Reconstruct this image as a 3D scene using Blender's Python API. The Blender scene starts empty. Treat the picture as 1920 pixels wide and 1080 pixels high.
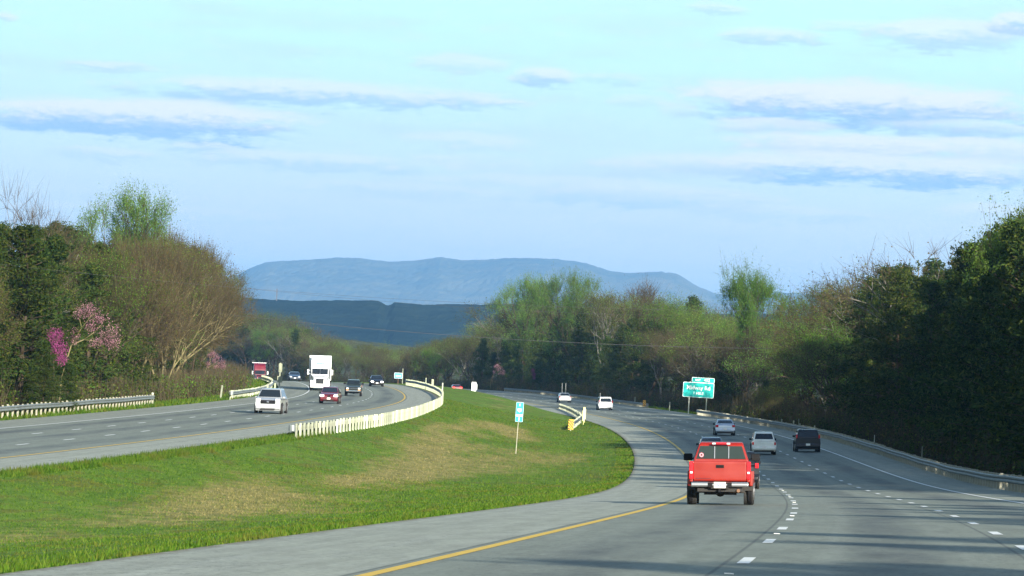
import bpy, math, random
import numpy as np
from mathutils import Matrix, Vector
R_=math.radians
C=bpy.context.scene.collection
rnd=random.Random(7); NR=np.random.RandomState(11)

# ---------------------------------------------------------------- road geometry (metres, camera at the origin)
def nspline(K,V):
    K=np.array(K,float);V=np.array(V,float);n=len(K);h=np.diff(K);A=np.eye(n);b=np.zeros(n)
    for i in range(1,n-1):
        A[i]=0;A[i,i-1]=h[i-1];A[i,i]=2*(h[i-1]+h[i]);A[i,i+1]=h[i];b[i]=6*((V[i+1]-V[i])/h[i]-(V[i]-V[i-1])/h[i-1])
    A[0,1]=-1;A[-1,-2]=-1
    m=np.linalg.solve(A,b)
    def f(t):
        t=np.asarray(t,float);tc=np.clip(t,K[0],K[-1])
        i=np.clip(np.searchsorted(K,tc)-1,0,n-2);hh=K[i+1]-K[i];a=(K[i+1]-tc)/hh;c=(tc-K[i])/hh
        y=a*V[i]+c*V[i+1]+((a**3-a)*m[i]+(c**3-c)*m[i+1])*hh*hh/6
        d=(V[i+1]-V[i])/hh+(-(3*a*a-1)*m[i]+(3*c*c-1)*m[i+1])*hh/6
        return y+d*(t-tc)
    return f
KRX=[30,80,140,210,300,400,520,660,900,1050,1200]
XR=nspline(KRX,[-2.662,1.598,5.77,9.486,12.611,13.781,11.349,2.907,-25.341,-50,-80])
ZR=nspline([30,80,140,210,300,400,520,660,780,900,1050,1200],[-1.977,-2.824,-4.013,-5.153,-5.523,-5.39,-5.367,-5.227,-4.95,-5.3,-6.4,-7.5])
XL=nspline([80,150,220,290,370,460,560,700,820,1000,1200],[-32.802,-24.43,-18.057,-13.64,-10.918,-10.942,-15.229,-28.874,-44,-72,-108])
ZL=nspline([80,150,220,290,370,460,560,630,700,820,1000,1200],[-5.467,-4.992,-4.532,-4.15,-3.892,-3.736,-3.25,-3.2,-3.9,-5.3,-7.2,-8.2])
ER,EL=.0371,.0152; W=3.66
def S(side,Y,u,h=0.0):
    fx,fz,e=(XR,ZR,ER) if side=='R' else (XL,ZL,EL)
    x=float(fx(Y));d=(float(fx(Y+1))-float(fx(Y-1)))/2;n=math.hypot(1,d)
    return Vector((x+u/n,Y-u*d/n,float(fz(Y))+e*u+h))
def heading(side,Y):
    fx=XR if side=='R' else XL
    return math.atan((float(fx(Y+1))-float(fx(Y-1)))/2)
def grade(side,Y):
    fz=ZR if side=='R' else ZL
    return math.atan((float(fz(Y+2))-float(fz(Y-2)))/4)
def wob(x,y,s,k=0.0):
    return (np.sin(x/s*1.7+k)+np.sin(y/s*1.3+1.3*k+.7)+np.sin((x+y)/s*.9+2.1*k)+np.sin((x*.6-y*1.4)/s*1.9+k))/4
def ground_z(X,Y):
    X=np.asarray(X,float);Y=np.asarray(Y,float)
    xl=XL(Y);xr=XR(Y);zl=ZL(Y);zr=ZR(Y)
    a=xl-14.9;b=xl+3.9;c=xr-3.65;d=xr+14.0
    za=zl-EL*14.9;zb=zl+EL*3.9;zc=zr-ER*3.65;zd=zr+ER*14
    t=np.clip((X-b)/np.maximum(c-b,.1),0,1)
    far=np.clip((Y-430)/150,0,1)
    med=zb+(zc-zb)*(t**(.85))-(.75*(1-far))*np.sin(np.pi*np.clip(t,0,1)**1.2)*np.clip((Y-20)/120,.15,1)+far*1.05*np.sin(np.pi*t**.9)
    med=med+.10*wob(X,Y,9.,.3)*np.sin(np.pi*t)
    dl=np.maximum(a-X,0);dr=np.maximum(X-d,0)
    fr=np.clip((Y-900)/500,0,1)
    lef=za-.05-.35*np.clip(dl-2,0,4)/4+.35*wob(X,Y,22.)*np.clip((dl-6)/10,0,1)+.02*np.clip(dl-8,0,60)
    rig=zd-.05-.45*np.clip(dr-1,0,5)/5+.35*wob(X,Y,22.,1.)*np.clip((dr-6)/10,0,1)+.03*np.clip(dr-8,0,60)
    z=np.where(X<a,lef,np.where(X<b,zl+EL*(X-xl)-.10,np.where(X<c,med,np.where(X<=d,zr+ER*(X-xr)-.10,rig))))
    nat=-8.5+1.2*wob(X,Y,260.,2.)
    return z*(1-fr)+nat*fr
def G(x,y): return float(ground_z(x,y))

# ---------------------------------------------------------------- helpers
def link(o,parent=None):
    C.objects.link(o)
    if parent is not None: o.parent=parent
    return o
def tag(o,label=None,cat=None,group=None,kind=None):
    if label: o['label']=label
    if cat: o['category']=cat
    if group: o['group']=group
    if kind: o['kind']=kind
    return o
def empty(name,loc=(0,0,0),rot=(0,0,0)):
    o=bpy.data.objects.new(name,None);o.empty_display_size=.3;o.location=loc;o.rotation_euler=rot;return link(o)
def npmesh(name,V,F,mats,mi=None,smooth=False,uv=None):
    """V (n,3) array, F (m,k) array of equal-size faces"""
    me=bpy.data.meshes.new(name);V=np.asarray(V,np.float32);F=np.asarray(F,np.int32);k=F.shape[1]
    me.vertices.add(len(V));me.vertices.foreach_set('co',V.ravel())
    me.loops.add(F.size);me.loops.foreach_set('vertex_index',F.ravel())
    me.polygons.add(len(F));me.polygons.foreach_set('loop_start',np.arange(0,F.size,k,dtype=np.int32))
    if mi is not None: me.polygons.foreach_set('material_index',np.asarray(mi,np.int32))
    me.polygons.foreach_set('use_smooth',np.full(len(F),smooth))
    if uv is not None:
        l=me.uv_layers.new(name='UVMap');l.data.foreach_set('uv',np.asarray(uv,np.float32)[F.ravel()].ravel())
    for m in mats: me.materials.append(m)
    me.update(calc_edges=True);me.validate()
    return me
class MB:
    def __init__(s): s.v=[];s.f=[];s.m=[]
    def add(s,vs,fs,m=0):
        o=len(s.v);s.v+=[tuple(v) for v in vs];s.f+=[tuple(i+o for i in f) for f in fs];s.m+=[m]*len(fs);return s
    def box(s,c,d,m=0,rz=0.,taper=(1,1)):
        x,y,z=[q/2 for q in d];vs=[]
        for k,(a,b,e) in enumerate([(-1,-1,-1),(1,-1,-1),(1,1,-1),(-1,1,-1),(-1,-1,1),(1,-1,1),(1,1,1),(-1,1,1)]):
            tx,ty=taper if e>0 else (1,1)
            px,py=a*x*tx,b*y*ty
            vs.append((c[0]+px*math.cos(rz)-py*math.sin(rz),c[1]+px*math.sin(rz)+py*math.cos(rz),c[2]+e*z))
        return s.add(vs,[(0,3,2,1),(4,5,6,7),(0,1,5,4),(1,2,6,5),(2,3,7,6),(3,0,4,7)],m)
    def prism(s,pts,m=0):
        """pts: (halfwidth,y,z) going round the side outline; closed"""
        n=len(pts);vs=[(w,y,z) for w,y,z in pts]+[(-w,y,z) for w,y,z in pts]
        fs=[(i,(i+1)%n,n+(i+1)%n,n+i) for i in range(n)]
        fs+=[tuple(range(n))[::-1],tuple(range(n,2*n))]
        return s.add(vs,fs,m)
    def cyl(s,c,r,h,axis='x',n=20,m=0,r2=None):
        r2=r if r2 is None else r2;vs=[]
        for e,rr in ((-1,r),(1,r2)):
            for i in range(n):
                a=2*math.pi*i/n;p,q=rr*math.cos(a),rr*math.sin(a)
                vs.append({'x':(c[0]+e*h/2,c[1]+p,c[2]+q),'y':(c[0]+q,c[1]+e*h/2,c[2]+p),'z':(c[0]+p,c[1]+q,c[2]+e*h/2)}[axis])
        fs=[(i,(i+1)%n,n+(i+1)%n,n+i) for i in range(n)]+[tuple(range(n))[::-1],tuple(range(n,2*n))]
        return s.add(vs,fs,m)
    def tube(s,p,q,r0,r1,n=5,m=0):
        p=Vector(p);q=Vector(q);d=(q-p).normalized();a=d.orthogonal().normalized();b=d.cross(a);vs=[]
        for c,r in ((p,r0),(q,r1)):
            for i in range(n):
                t=2*math.pi*i/n;vs.append(c+a*(r*math.cos(t))+b*(r*math.sin(t)))
        return s.add(vs,[(i,(i+1)%n,n+(i+1)%n,n+i) for i in range(n)]+[tuple(range(n))[::-1],tuple(range(n,2*n))],m)
    def build(s,name,mats,parent=None,bevel=0,smooth=False,seg=2):
        me=bpy.data.meshes.new(name);me.from_pydata(s.v,[],s.f)
        if not isinstance(mats,(list,tuple)): mats=[mats]
        for m in mats: me.materials.append(m)
        me.polygons.foreach_set('material_index',s.m)
        import bmesh
        bm=bmesh.new();bm.from_mesh(me);bmesh.ops.recalc_face_normals(bm,faces=bm.faces);bm.to_mesh(me);bm.free()
        if smooth or bevel: me.polygons.foreach_set('use_smooth',[True]*len(me.polygons))
        o=bpy.data.objects.new(name,me);link(o,parent)
        if bevel:
            b=o.modifiers.new('b','BEVEL');b.width=bevel;b.segments=seg;b.limit_method='ANGLE';b.angle_limit=R_(25)
            w=o.modifiers.new('w','WEIGHTED_NORMAL');w.keep_sharp=True
        return o

# ---------------------------------------------------------------- materials
def mat(name,col=(.5,.5,.5),rough=.6,metal=0.,coat=0.,spec=.5,emit=None,es=0.):
    m=bpy.data.materials.new(name);m.use_nodes=True;b=m.node_tree.nodes['Principled BSDF']
    b.inputs['Base Color'].default_value=(*col,1);b.inputs['Roughness'].default_value=rough;b.inputs['Metallic'].default_value=metal
    b.inputs['Coat Weight'].default_value=coat;b.inputs['Specular IOR Level'].default_value=spec
    if emit: b.inputs['Emission Color'].default_value=(*emit,1);b.inputs['Emission Strength'].default_value=es
    return m
class NT:
    def __init__(s,m): s.t=m.node_tree;s.n=s.t.nodes;s.l=s.t.links
    def node(s,ty,**k):
        n=s.n.new(ty)
        for a,b in k.items(): setattr(n,a,b)
        return n
    def set(s,sock,v):
        if isinstance(v,bpy.types.NodeSocket): s.l.new(v,sock)
        else: sock.default_value=v
    def math(s,op,a,b=None,c=None,clamp=False):
        n=s.node('ShaderNodeMath',operation=op,use_clamp=clamp);s.set(n.inputs[0],a)
        if b is not None: s.set(n.inputs[1],b)
        if c is not None: s.set(n.inputs[2],c)
        return n.outputs[0]
    def noise(s,vec,scale,detail=4,rough=.55):
        n=s.node('ShaderNodeTexNoise');s.set(n.inputs['Vector'],vec);n.inputs['Scale'].default_value=scale;n.inputs['Detail'].default_value=detail;n.inputs['Roughness'].default_value=rough
        return n.outputs[0]
    def ramp(s,f,stops):
        n=s.node('ShaderNodeValToRGB');s.set(n.inputs[0],f);r=n.color_ramp
        while len(r.elements)<len(stops): r.elements.new(.5)
        for e,(p,c) in zip(r.elements,stops): e.position=p;e.color=(*c,1) if len(c)==3 else c
        return n.outputs[0]
    def mix(s,f,a,b,mode='MIX'):
        n=s.node('ShaderNodeMix',data_type='RGBA',blend_type=mode);s.set(n.inputs[0],f);s.set(n.inputs[6],a);s.set(n.inputs[7],b);return n.outputs[2]
    def scale(s,vec,v):
        n=s.node('ShaderNodeVectorMath',operation='MULTIPLY');s.set(n.inputs[0],vec);n.inputs[1].default_value=v;return n.outputs[0]
    def mrange(s,v,a,b,c=0.,d=1.,smooth=True):
        n=s.node('ShaderNodeMapRange',interpolation_type='SMOOTHSTEP' if smooth else 'LINEAR');s.set(n.inputs[0],v)
        for i,q in zip((1,2,3,4),(a,b,c,d)): n.inputs[i].default_value=q
        return n.outputs[0]
def c4(c): return (*c,1)
def road_mat(side):
    m=mat('asphalt_'+side,rough=.85,spec=.25);t=NT(m);b=t.n['Principled BSDF']
    uv=t.node('ShaderNodeUVMap');uv.uv_map='UVMap';uvo=uv.outputs[0]
    sx=t.node('ShaderNodeSeparateXYZ');t.set(sx.inputs[0],uvo);u=sx.outputs[0];v=sx.outputs[1]
    big=t.noise(t.scale(uvo,(.5,.02,1)),1.,3)
    fine=t.noise(uvo,9.,5,.7)
    str_=t.noise(t.scale(uvo,(2.6,.012,1)),1.,3)
    # lanes: darker oil band in the middle of every lane
    lane=t.math('FRACT',t.math('DIVIDE',u,W))
    oil=t.math('ABSOLUTE',t.math('SUBTRACT',lane,.5))
    oil=t.mrange(oil,0.04,.30,1,0)
    lanecol=t.ramp(t.math('ADD',t.math('MULTIPLY',big,.6),t.math('MULTIPLY',str_,.4)),[(.3,(.145,.165,.132)),(.7,(.195,.215,.172))])
    blot=t.noise(t.scale(uvo,(.35,.05,1)),1.,5,.7)
    col=t.mix(t.math('MULTIPLY',oil,t.mrange(blot,.35,.65,.15,.8)),lanecol,c4((.062,.072,.072)))
    wt=t.mrange(t.math('ABSOLUTE',t.math('SUBTRACT',t.math('ABSOLUTE',t.math('SUBTRACT',lane,.5)),.24)),.02,.09,.28,0)
    col=t.mix(t.math('MULTIPLY',wt,t.mrange(str_,.35,.6)),col,c4((.20,.22,.185)))
    lanecol=col
    shcol=t.ramp(t.math('ADD',t.math('MULTIPLY',big,.45),t.math('MULTIPLY',str_,.55)),[(.3,(.22,.235,.185)),(.5,(.26,.275,.22)),(.7,(.295,.31,.26))])
    sgn=1 if side=='R' else -1
    ins=t.mrange(t.math('ADD',t.math('MULTIPLY',u,sgn),t.math('MULTIPLY',big,.05)),-.28,-.18,1,0)
    outs=t.mrange(t.math('MULTIPLY',u,sgn),11.15,11.3,0,.6)
    sh=t.math('MAXIMUM',ins,outs)
    col=t.mix(sh,lanecol,shcol)
    col=t.mix(1.,col,t.ramp(fine,[(.3,(.70,.70,.70)),(.7,(1.26,1.26,1.26))]),'MULTIPLY')
    mid=t.noise(t.scale(uvo,(1.6,.30,1)),1.,6,.75)
    col=t.mix(1.,col,t.ramp(mid,[(.3,(.80,.79,.78)),(.5,(1.,1.,1.)),(.7,(1.16,1.17,1.15))]),'MULTIPLY')
    v1=t.node('ShaderNodeTexVoronoi',feature='F1');t.set(v1.inputs['Vector'],t.scale(uvo,(1.,.16,1)));v1.inputs['Scale'].default_value=.55
    spot=t.mrange(v1.outputs['Distance'],.03,.07,.5,0);col=t.mix(t.math('MULTIPLY',spot,t.math('GREATER_THAN',blot,.52)),col,c4((.05,.055,.055)))
    # seams between the lanes, tar cracks and grass-side dirt
    seam=t.mrange(t.math('ABSOLUTE',t.math('SUBTRACT',t.math('FRACT',t.math('ADD',t.math('DIVIDE',t.math('ADD',u,.22*sgn),W),.5)),.5)),.002,.012,.55,0)
    inl=t.math('MULTIPLY',seam,t.math('SUBTRACT',1,sh))
    col=t.mix(inl,col,c4((.04,.045,.045)))
    cr=t.noise(t.scale(uvo,(.6,.35,1)),1.,6,.8)
    crk=t.mrange(t.math('ABSOLUTE',t.math('SUBTRACT',cr,.5)),0.,.012,.6,0)
    col=t.mix(t.math('MULTIPLY',crk,t.math('GREATER_THAN',big,.5)),col,c4((.05,.055,.05)))
    t.set(b.inputs['Base Color'],col)
    edge=t.mrange(t.math('ADD',t.math('MULTIPLY',u,sgn),t.math('MULTIPLY',t.noise(t.scale(uvo,(1.,.6,1)),2.5,5,.75),1.1)),-3.15,-2.75,.9,0)
    col=t.mix(edge,col,t.ramp(fine,[(.35,(.07,.06,.03)),(.65,(.17,.14,.08))]));t.l.new(col,b.inputs['Base Color'])
    bp=t.node('ShaderNodeBump');bp.inputs['Strength'].default_value=.35;bp.inputs['Distance'].default_value=.01;t.set(bp.inputs['Height'],fine);t.set(b.inputs['Normal'],bp.outputs[0])
    return m
def ground_mat():
    m=mat('grassland',rough=.95,spec=.1);t=NT(m);b=t.n['Principled BSDF']
    g=t.node('ShaderNodeNewGeometry');p=g.outputs['Position']
    at=t.node('ShaderNodeAttribute');at.attribute_name='dry';dry=at.outputs['Fac']
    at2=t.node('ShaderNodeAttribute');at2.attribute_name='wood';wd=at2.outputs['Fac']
    n1=t.noise(t.scale(p,(.25,.07,1)),1.,5,.65);n2=t.noise(t.scale(p,(1.3,.5,1)),1.,6,.7);n3=t.noise(p,6.,4,.7);n4=t.noise(t.scale(p,(.09,.028,1)),1.,4,.6)
    green=t.ramp(t.math('ADD',t.math('MULTIPLY',n1,.5),t.math('MULTIPLY',n2,.5)),[(.30,(.055,.120,.010)),(.5,(.105,.190,.016)),(.68,(.16,.235,.024))])
    straw=t.ramp(n2,[(.3,(.16,.165,.042)),(.55,(.27,.235,.075)),(.75,(.34,.29,.105))])
    df=t.math('ADD',t.math('ADD',dry,t.math('MULTIPLY',t.math('SUBTRACT',n4,.5),2.6)),t.math('MULTIPLY',t.math('SUBTRACT',n2,.5),1.1))
    green=t.mix(t.mrange(t.noise(t.scale(p,(.4,.12,1)),1.7,4,.6),.48,.66,0,.7),green,c4((.13,.13,.028)))
    f=t.mrange(df,.30,.95)
    col=t.mix(f,green,straw)
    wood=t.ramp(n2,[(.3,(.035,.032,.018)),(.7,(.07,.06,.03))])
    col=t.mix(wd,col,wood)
    col=t.mix(1.,col,t.mix(1.,t.ramp(n3,[(.3,(.74,.74,.74)),(.7,(1.18,1.18,1.18))]),t.ramp(t.noise(t.scale(p,(.9,.22,1)),2.2,5,.75),[(.35,(.70,.72,.72)),(.55,(1.,1.,1.)),(.7,(1.12,1.1,1.05))]),'MULTIPLY'),'MULTIPLY')
    t.set(b.inputs['Base Color'],col)
    bp=t.node('ShaderNodeBump');bp.inputs['Strength'].default_value=.8;bp.inputs['Distance'].default_value=.12;t.set(bp.inputs['Height'],t.math('ADD',n3,t.math('MULTIPLY',n2,1.5)));t.set(b.inputs['Normal'],bp.outputs[0])
    return m
def leaf_mat(name,c1,c2,trans=.35,bright=1.):
    m=bpy.data.materials.new(name);m.use_nodes=True;t=NT(m);t.n.clear()
    g=t.node('ShaderNodeNewGeometry');oi=t.node('ShaderNodeObjectInfo')
    col=t.ramp(g.outputs['Random Per Island'],[(0.,c1),(1.,c2)])
    hs=t.node('ShaderNodeHueSaturation');t.set(hs.inputs['Color'],col)
    t.set(hs.inputs['Value'],t.mrange(oi.outputs['Random'],0,1,.78,1.22,False));t.set(hs.inputs['Hue'],t.mrange(t.math('FRACT',t.math('MULTIPLY',oi.outputs['Random'],7.3)),0,1,.485,.512,False))
    d=t.node('ShaderNodeBsdfDiffuse');t.set(d.inputs[0],hs.outputs[0]);tr=t.node('ShaderNodeBsdfTranslucent');t.set(tr.inputs[0],hs.outputs[0])
    mx=t.node('ShaderNodeMixShader');mx.inputs[0].default_value=trans;t.l.new(d.outputs[0],mx.inputs[1]);t.l.new(tr.outputs[0],mx.inputs[2])
    o=t.node('ShaderNodeOutputMaterial');t.l.new(mx.outputs[0],o.inputs[0]);return m
def bark_mat(name,c1,c2):
    m=mat(name,rough=.9,spec=.1);t=NT(m);g=t.node('ShaderNodeNewGeometry')
    t.set(t.n['Principled BSDF'].inputs['Base Color'],t.ramp(t.noise(t.scale(g.outputs['Position'],(2,2,.5)),1.5,4),[(.3,c1),(.7,c2)]));return m
def weather(name,c1,c2,rough,metal=0,sc=3.):
    m=mat(name,rough=rough,metal=metal);t=NT(m);g=t.node('ShaderNodeTexCoord')
    t.set(t.n['Principled BSDF'].inputs['Base Color'],t.ramp(t.noise(g.outputs['Object'],sc,5,.65),[(.3,c1),(.7,c2)]));return m
M={}
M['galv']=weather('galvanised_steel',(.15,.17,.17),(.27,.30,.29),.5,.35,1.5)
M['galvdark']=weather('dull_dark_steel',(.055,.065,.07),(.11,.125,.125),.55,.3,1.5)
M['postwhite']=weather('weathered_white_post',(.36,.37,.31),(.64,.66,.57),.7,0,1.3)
def vary_post():
    m=M['postwhite'];t=NT(m);oi=t.node('ShaderNodeObjectInfo');b=t.n['Principled BSDF'];s=b.inputs['Base Color'].links[0].from_socket
    g=t.ramp(t.math('FRACT',t.math('MULTIPLY',oi.outputs['Random'],3.7)),[(0.,(.42,.44,.38)),(.5,(.62,.65,.52)),(.8,(.80,.82,.72)),(1.,(1.,1.,.95))]);t.set(b.inputs['Base Color'],t.mix(1.,s,g,'MULTIPLY'))
vary_post()
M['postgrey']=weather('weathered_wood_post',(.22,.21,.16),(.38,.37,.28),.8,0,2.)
M['white']=mat('white_paint',(.80,.80,.78),.35,0,.6)
M['whiteplain']=mat('white_sign_sheet',(.85,.87,.88),.4)
M['black']=mat('black_plastic',(.010,.010,.011),.8,spec=.15)
M['tyre']=weather('tyre_rubber',(.012,.012,.012),(.024,.023,.021),.85,0,8.)
M['rim']=mat('alloy_rim',(.45,.45,.46),.3,.8)
M['glass']=mat('tinted_glass',(.012,.016,.018),.06,0,0,.6)
M['glassgrey']=mat('cab_rear_glass',(.022,.032,.028),.12,0,0,.3)
M['chrome']=mat('chrome',(.62,.62,.64),.12,1.)
M['dullchrome']=mat('brushed_bumper',(.33,.34,.35),.35,.8)
M['redlens']=mat('red_lens',(.55,.01,.015),.15,0,.6)
M['redlit']=mat('lit_brake_lamp',(.6,.01,.01),.2,0,0,.5,(1,.05,.03),2.2)
M['lens']=mat('clear_lens',(.7,.72,.74),.1,.3,.8)
M['amber']=mat('amber_lens',(.7,.25,.03),.2,0,.6)
M['lamp']=mat('lit_headlamp',(.9,.9,.85),.2,0,0,.5,(1,.97,.88),4.)
M['plate']=mat('plate_white',(.78,.78,.72),.4)
M['platetext']=mat('plate_ink',(.08,.12,.25),.5)
M['under']=mat('underbody',(.02,.018,.016),.8)
def paint(name,c,metal=.15): 
    m=mat(name,c,.32,metal,.8);t=NT(m);g=t.node('ShaderNodeTexCoord');n=t.noise(g.outputs['Object'],1.3,4,.6)
    t.set(t.n['Principled BSDF'].inputs['Base Color'],t.mix(1.,c4(c),t.ramp(n,[(.3,(.86,.86,.85)),(.7,(1.05,1.05,1.05))]),'MULTIPLY'))
    t.set(t.n['Principled BSDF'].inputs['Roughness'],t.mrange(n,.3,.7,.26,.42,False));return m
M['red']=paint('red_paint',(.225,.0105,.003),0.);M['red'].node_tree.nodes['Principled BSDF'].inputs['Coat Weight'].default_value=.12
M['darkred']=paint('dark_red_paint',(.11,.005,.010))
M['silver']=paint('silver_paint',(.40,.42,.43),.35)
M['lightblue']=paint('pale_blue_silver_paint',(.40,.47,.54),.4)
M['cream']=paint('pearl_white_paint',(.72,.75,.68),.0)
M['blackp']=paint('black_paint',(.006,.007,.010));M['blackp'].node_tree.nodes['Principled BSDF'].inputs['Coat Weight'].default_value=.1
M['navy']=paint('navy_paint',(.02,.035,.06))
M['greenp']=paint('dark_green_paint',(.022,.035,.028))
M['whitep']=paint('white_truck_paint',(.80,.82,.82),.0)
M['greysil']=paint('grey_silver_paint',(.42,.44,.43),.35)
M['semired']=paint('semi_red_paint',(.13,.002,.008),0.)
M['trailer']=weather('trailer_side',(.62,.66,.64),(.78,.80,.76),.45)
M['yel']=weather('yellow_road_paint',(.50,.31,.010),(.64,.41,.02),.7,0,4.)
M['whitemark']=weather('white_road_paint',(.52,.54,.50),(.74,.75,.70),.7,0,5.)
M['signgreen']=mat('sign_green',(.0,.40,.36),.4)
M['signblue']=mat('sign_blue',(.01,.42,.74),.4)
M['signblueD']=mat('sign_deep_blue',(.03,.22,.62),.4)
M['legend']=mat('sign_legend',(.82,.86,.84),.4)
M['markyel']=mat('marker_yellow',(.82,.42,.02),.45)
M['ink']=mat('marker_black',(.02,.018,.015),.5)
M['cable']=mat('power_cable',(.05,.05,.055),.6)
M['rust']=weather('rusty_steel',(.12,.06,.035),(.20,.11,.06),.8)

# ---------------------------------------------------------------- setting: ground, roads, markings
def dryf(X,Y):
    xl=XL(Y);xr=XR(Y);b=xl+3.9;c=xr-3.65;t=np.clip((X-b)/np.maximum(c-b,.1),0,1)
    tc=.50+.10*np.sin(Y/37.);wd=.24+.06*np.sin(Y/23.+1)
    dry=np.exp(-((t-tc)/wd)**2)*.80*np.clip((Y-50)/50,.15,1)*np.clip((420-Y)/60,.25,1)-.12
    dry=dry-1.2*np.exp(-((t-1)/.10)**2)-.8*np.exp(-((t)/.10)**2)+.35*np.exp(-(((Y-560)/70)**2+((t-.5)/.3)**2))
    dry=dry+.62*np.exp(-((t-.30-.10*np.sin(Y/29.))/.16)**2)*np.clip((Y-215)/40,0,1)*np.clip((430-Y)/60,0,1)
    return np.where((X<b)|(X>c),-.1,dry)
def build_ground():
    ys=list(np.arange(-220,0,20.))+list(np.arange(0,460,3.))+list(np.arange(460,960,6.));y=960.
    while y<27000: ys.append(y);y*=1.045
    ys=np.array(ys);nm=30;nrd=3
    rows=[]
    for y in ys:
        a=float(XL(min(y,1200)))-14.9;b=a+18.8;c=float(XR(min(y,1200)))-3.65;d=c+17.65
        w=260+.75*max(y,0)
        L=a-np.array([1,.72,.5,.34,.22,.14,.09,.06,.04,.025,.012,.004,0])*w
        Rr=d+np.array([0,.004,.012,.025,.04,.06,.09,.14,.22,.34,.5,.72,1])*w
        rows.append(np.concatenate([L,np.linspace(a,b,nrd+2)[1:],np.linspace(b,c,nm)[1:],np.linspace(c,d,nrd+2)[1:],Rr[1:]]))
    X=np.array(rows);Y=np.repeat(ys[:,None],X.shape[1],1);Z=ground_z(X,Y)
    n,k=X.shape
    V=np.stack([X,Y,Z],-1).reshape(-1,3);i=np.arange((n-1)*k).reshape(n-1,k)[:,:-1].ravel()
    F=np.stack([i,i+1,i+k+1,i+k],-1)
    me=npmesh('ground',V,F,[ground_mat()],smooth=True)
    xl=XL(Y);xr=XR(Y);dry=dryf(X,Y)
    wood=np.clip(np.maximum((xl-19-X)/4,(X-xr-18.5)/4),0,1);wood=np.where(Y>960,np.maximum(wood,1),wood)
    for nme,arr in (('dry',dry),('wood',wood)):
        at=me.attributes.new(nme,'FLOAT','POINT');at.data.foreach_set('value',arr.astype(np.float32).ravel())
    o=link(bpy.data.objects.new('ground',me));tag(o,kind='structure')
build_ground()
def strip(name,side,us,Y0,Y1,step,m,h,uvscale=True,parent=None):
    ys=np.arange(Y0,Y1+.01,step);V=[];U=[]
    for y in ys:
        for u in us: V.append(S(side,float(y),u,h));U.append((u,y))
    k=len(us);n=len(ys);i=np.array([r*k+c for r in range(n-1) for c in range(k-1)])
    F=np.stack([i,i+1,i+k+1,i+k],-1)
    return link(bpy.data.objects.new(name,npmesh(name,np.array([tuple(v) for v in V]),F,[m],smooth=True,uv=U)),parent)
tag(strip('eastbound_road','R',[-3.6,-.2,5.5,11.2,14.0],-180,1150,5,road_mat('R'),0),kind='structure')
tag(strip('westbound_road','L',[-14.8,-11.2,-5.5,.2,3.9],-40,1150,5,road_mat('L'),0),kind='structure')
def line(name,side,u,w,Y0,Y1,m): tag(strip(name,side,[u-w/2,u+w/2],Y0,Y1,3,m,.005),kind='structure')
line('yellow_edge_line','R',0,.17,-60,1100,M['yel']);line('white_edge_line','R',3*W,.15,-60,1100,M['whitemark'])
line('yellow_edge_line','L',0,.15,60,1100,M['yel']);line('white_edge_line','L',-3*W,.15,60,1100,M['whitemark'])
def dashes(side,u,Yr,Y0,Y1):
    b=MB();r=random.Random(3)
    k0=int((Y0-Yr)/12.19)-1;y=Yr+k0*12.19
    while y<Y1:
        d=.075+.01*r.random()
        q=[S(side,y-1.52,u-d,.006),S(side,y-1.52,u+d,.006),S(side,y+1.52,u+d,.006),S(side,y+1.52,u-d,.006)]
        b.add(q,[(0,1,2,3)])
        if side=='R' and u<5 and int((y-Yr)/12.19)%2==0 and y<200:
            p=S(side,y-6.1,u,.012);b.box((p.x,p.y,p.z),(.10,.05,.012))
        y+=12.19
    tag(b.build('lane_dashes',M['whitemark']),kind='structure')
dashes('R',W,52.4,0,1050);dashes('R',2*W,61.8,0,1050);dashes('L',-W,204.6,60,1050);dashes('L',-2*W,227.6,60,1050)

# ---------------------------------------------------------------- grass blades on the median (nobody could count them)
def grass(name,n,Y0,Y1,h0,h1,w,power,seed,lo=0.,hi=1.,side=None):
    r=np.random.RandomState(seed);y=Y0+(Y1-Y0)*r.rand(n)**power
    if side is None:
        a=XL(y)+4.05;b=XR(y)-3.7;x=a+(b-a)*(lo+(hi-lo)*r.rand(n))
    elif side=='L': x=XL(y)-15.0-4*r.rand(n)
    else: x=XR(y)+14.1+4*r.rand(n)
    z=ground_z(x,y)-.01;hh=(h0+(h1-h0)*r.rand(n)**2);an=r.rand(n)*6.28;le=(r.rand(n)-.5)*.8;ln=(r.rand(n)-.5)*.8
    w=w*np.maximum(1,y/y.min()/1.3);dx=np.cos(an)*w*(.5+r.rand(n));dy=np.sin(an)*w*(.5+r.rand(n))
    V=np.empty((n,3,3));V[:,0]=np.stack([x-dx,y-dy,z],-1);V[:,1]=np.stack([x+dx,y+dy,z],-1);V[:,2]=np.stack([x+le*hh,y+ln*hh,z+hh],-1)
    F=np.arange(n*3).reshape(n,3)
    GD.append(np.repeat(dryf(x,y),3));return npmesh(name,V.reshape(-1,3),F,[grassm])
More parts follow.
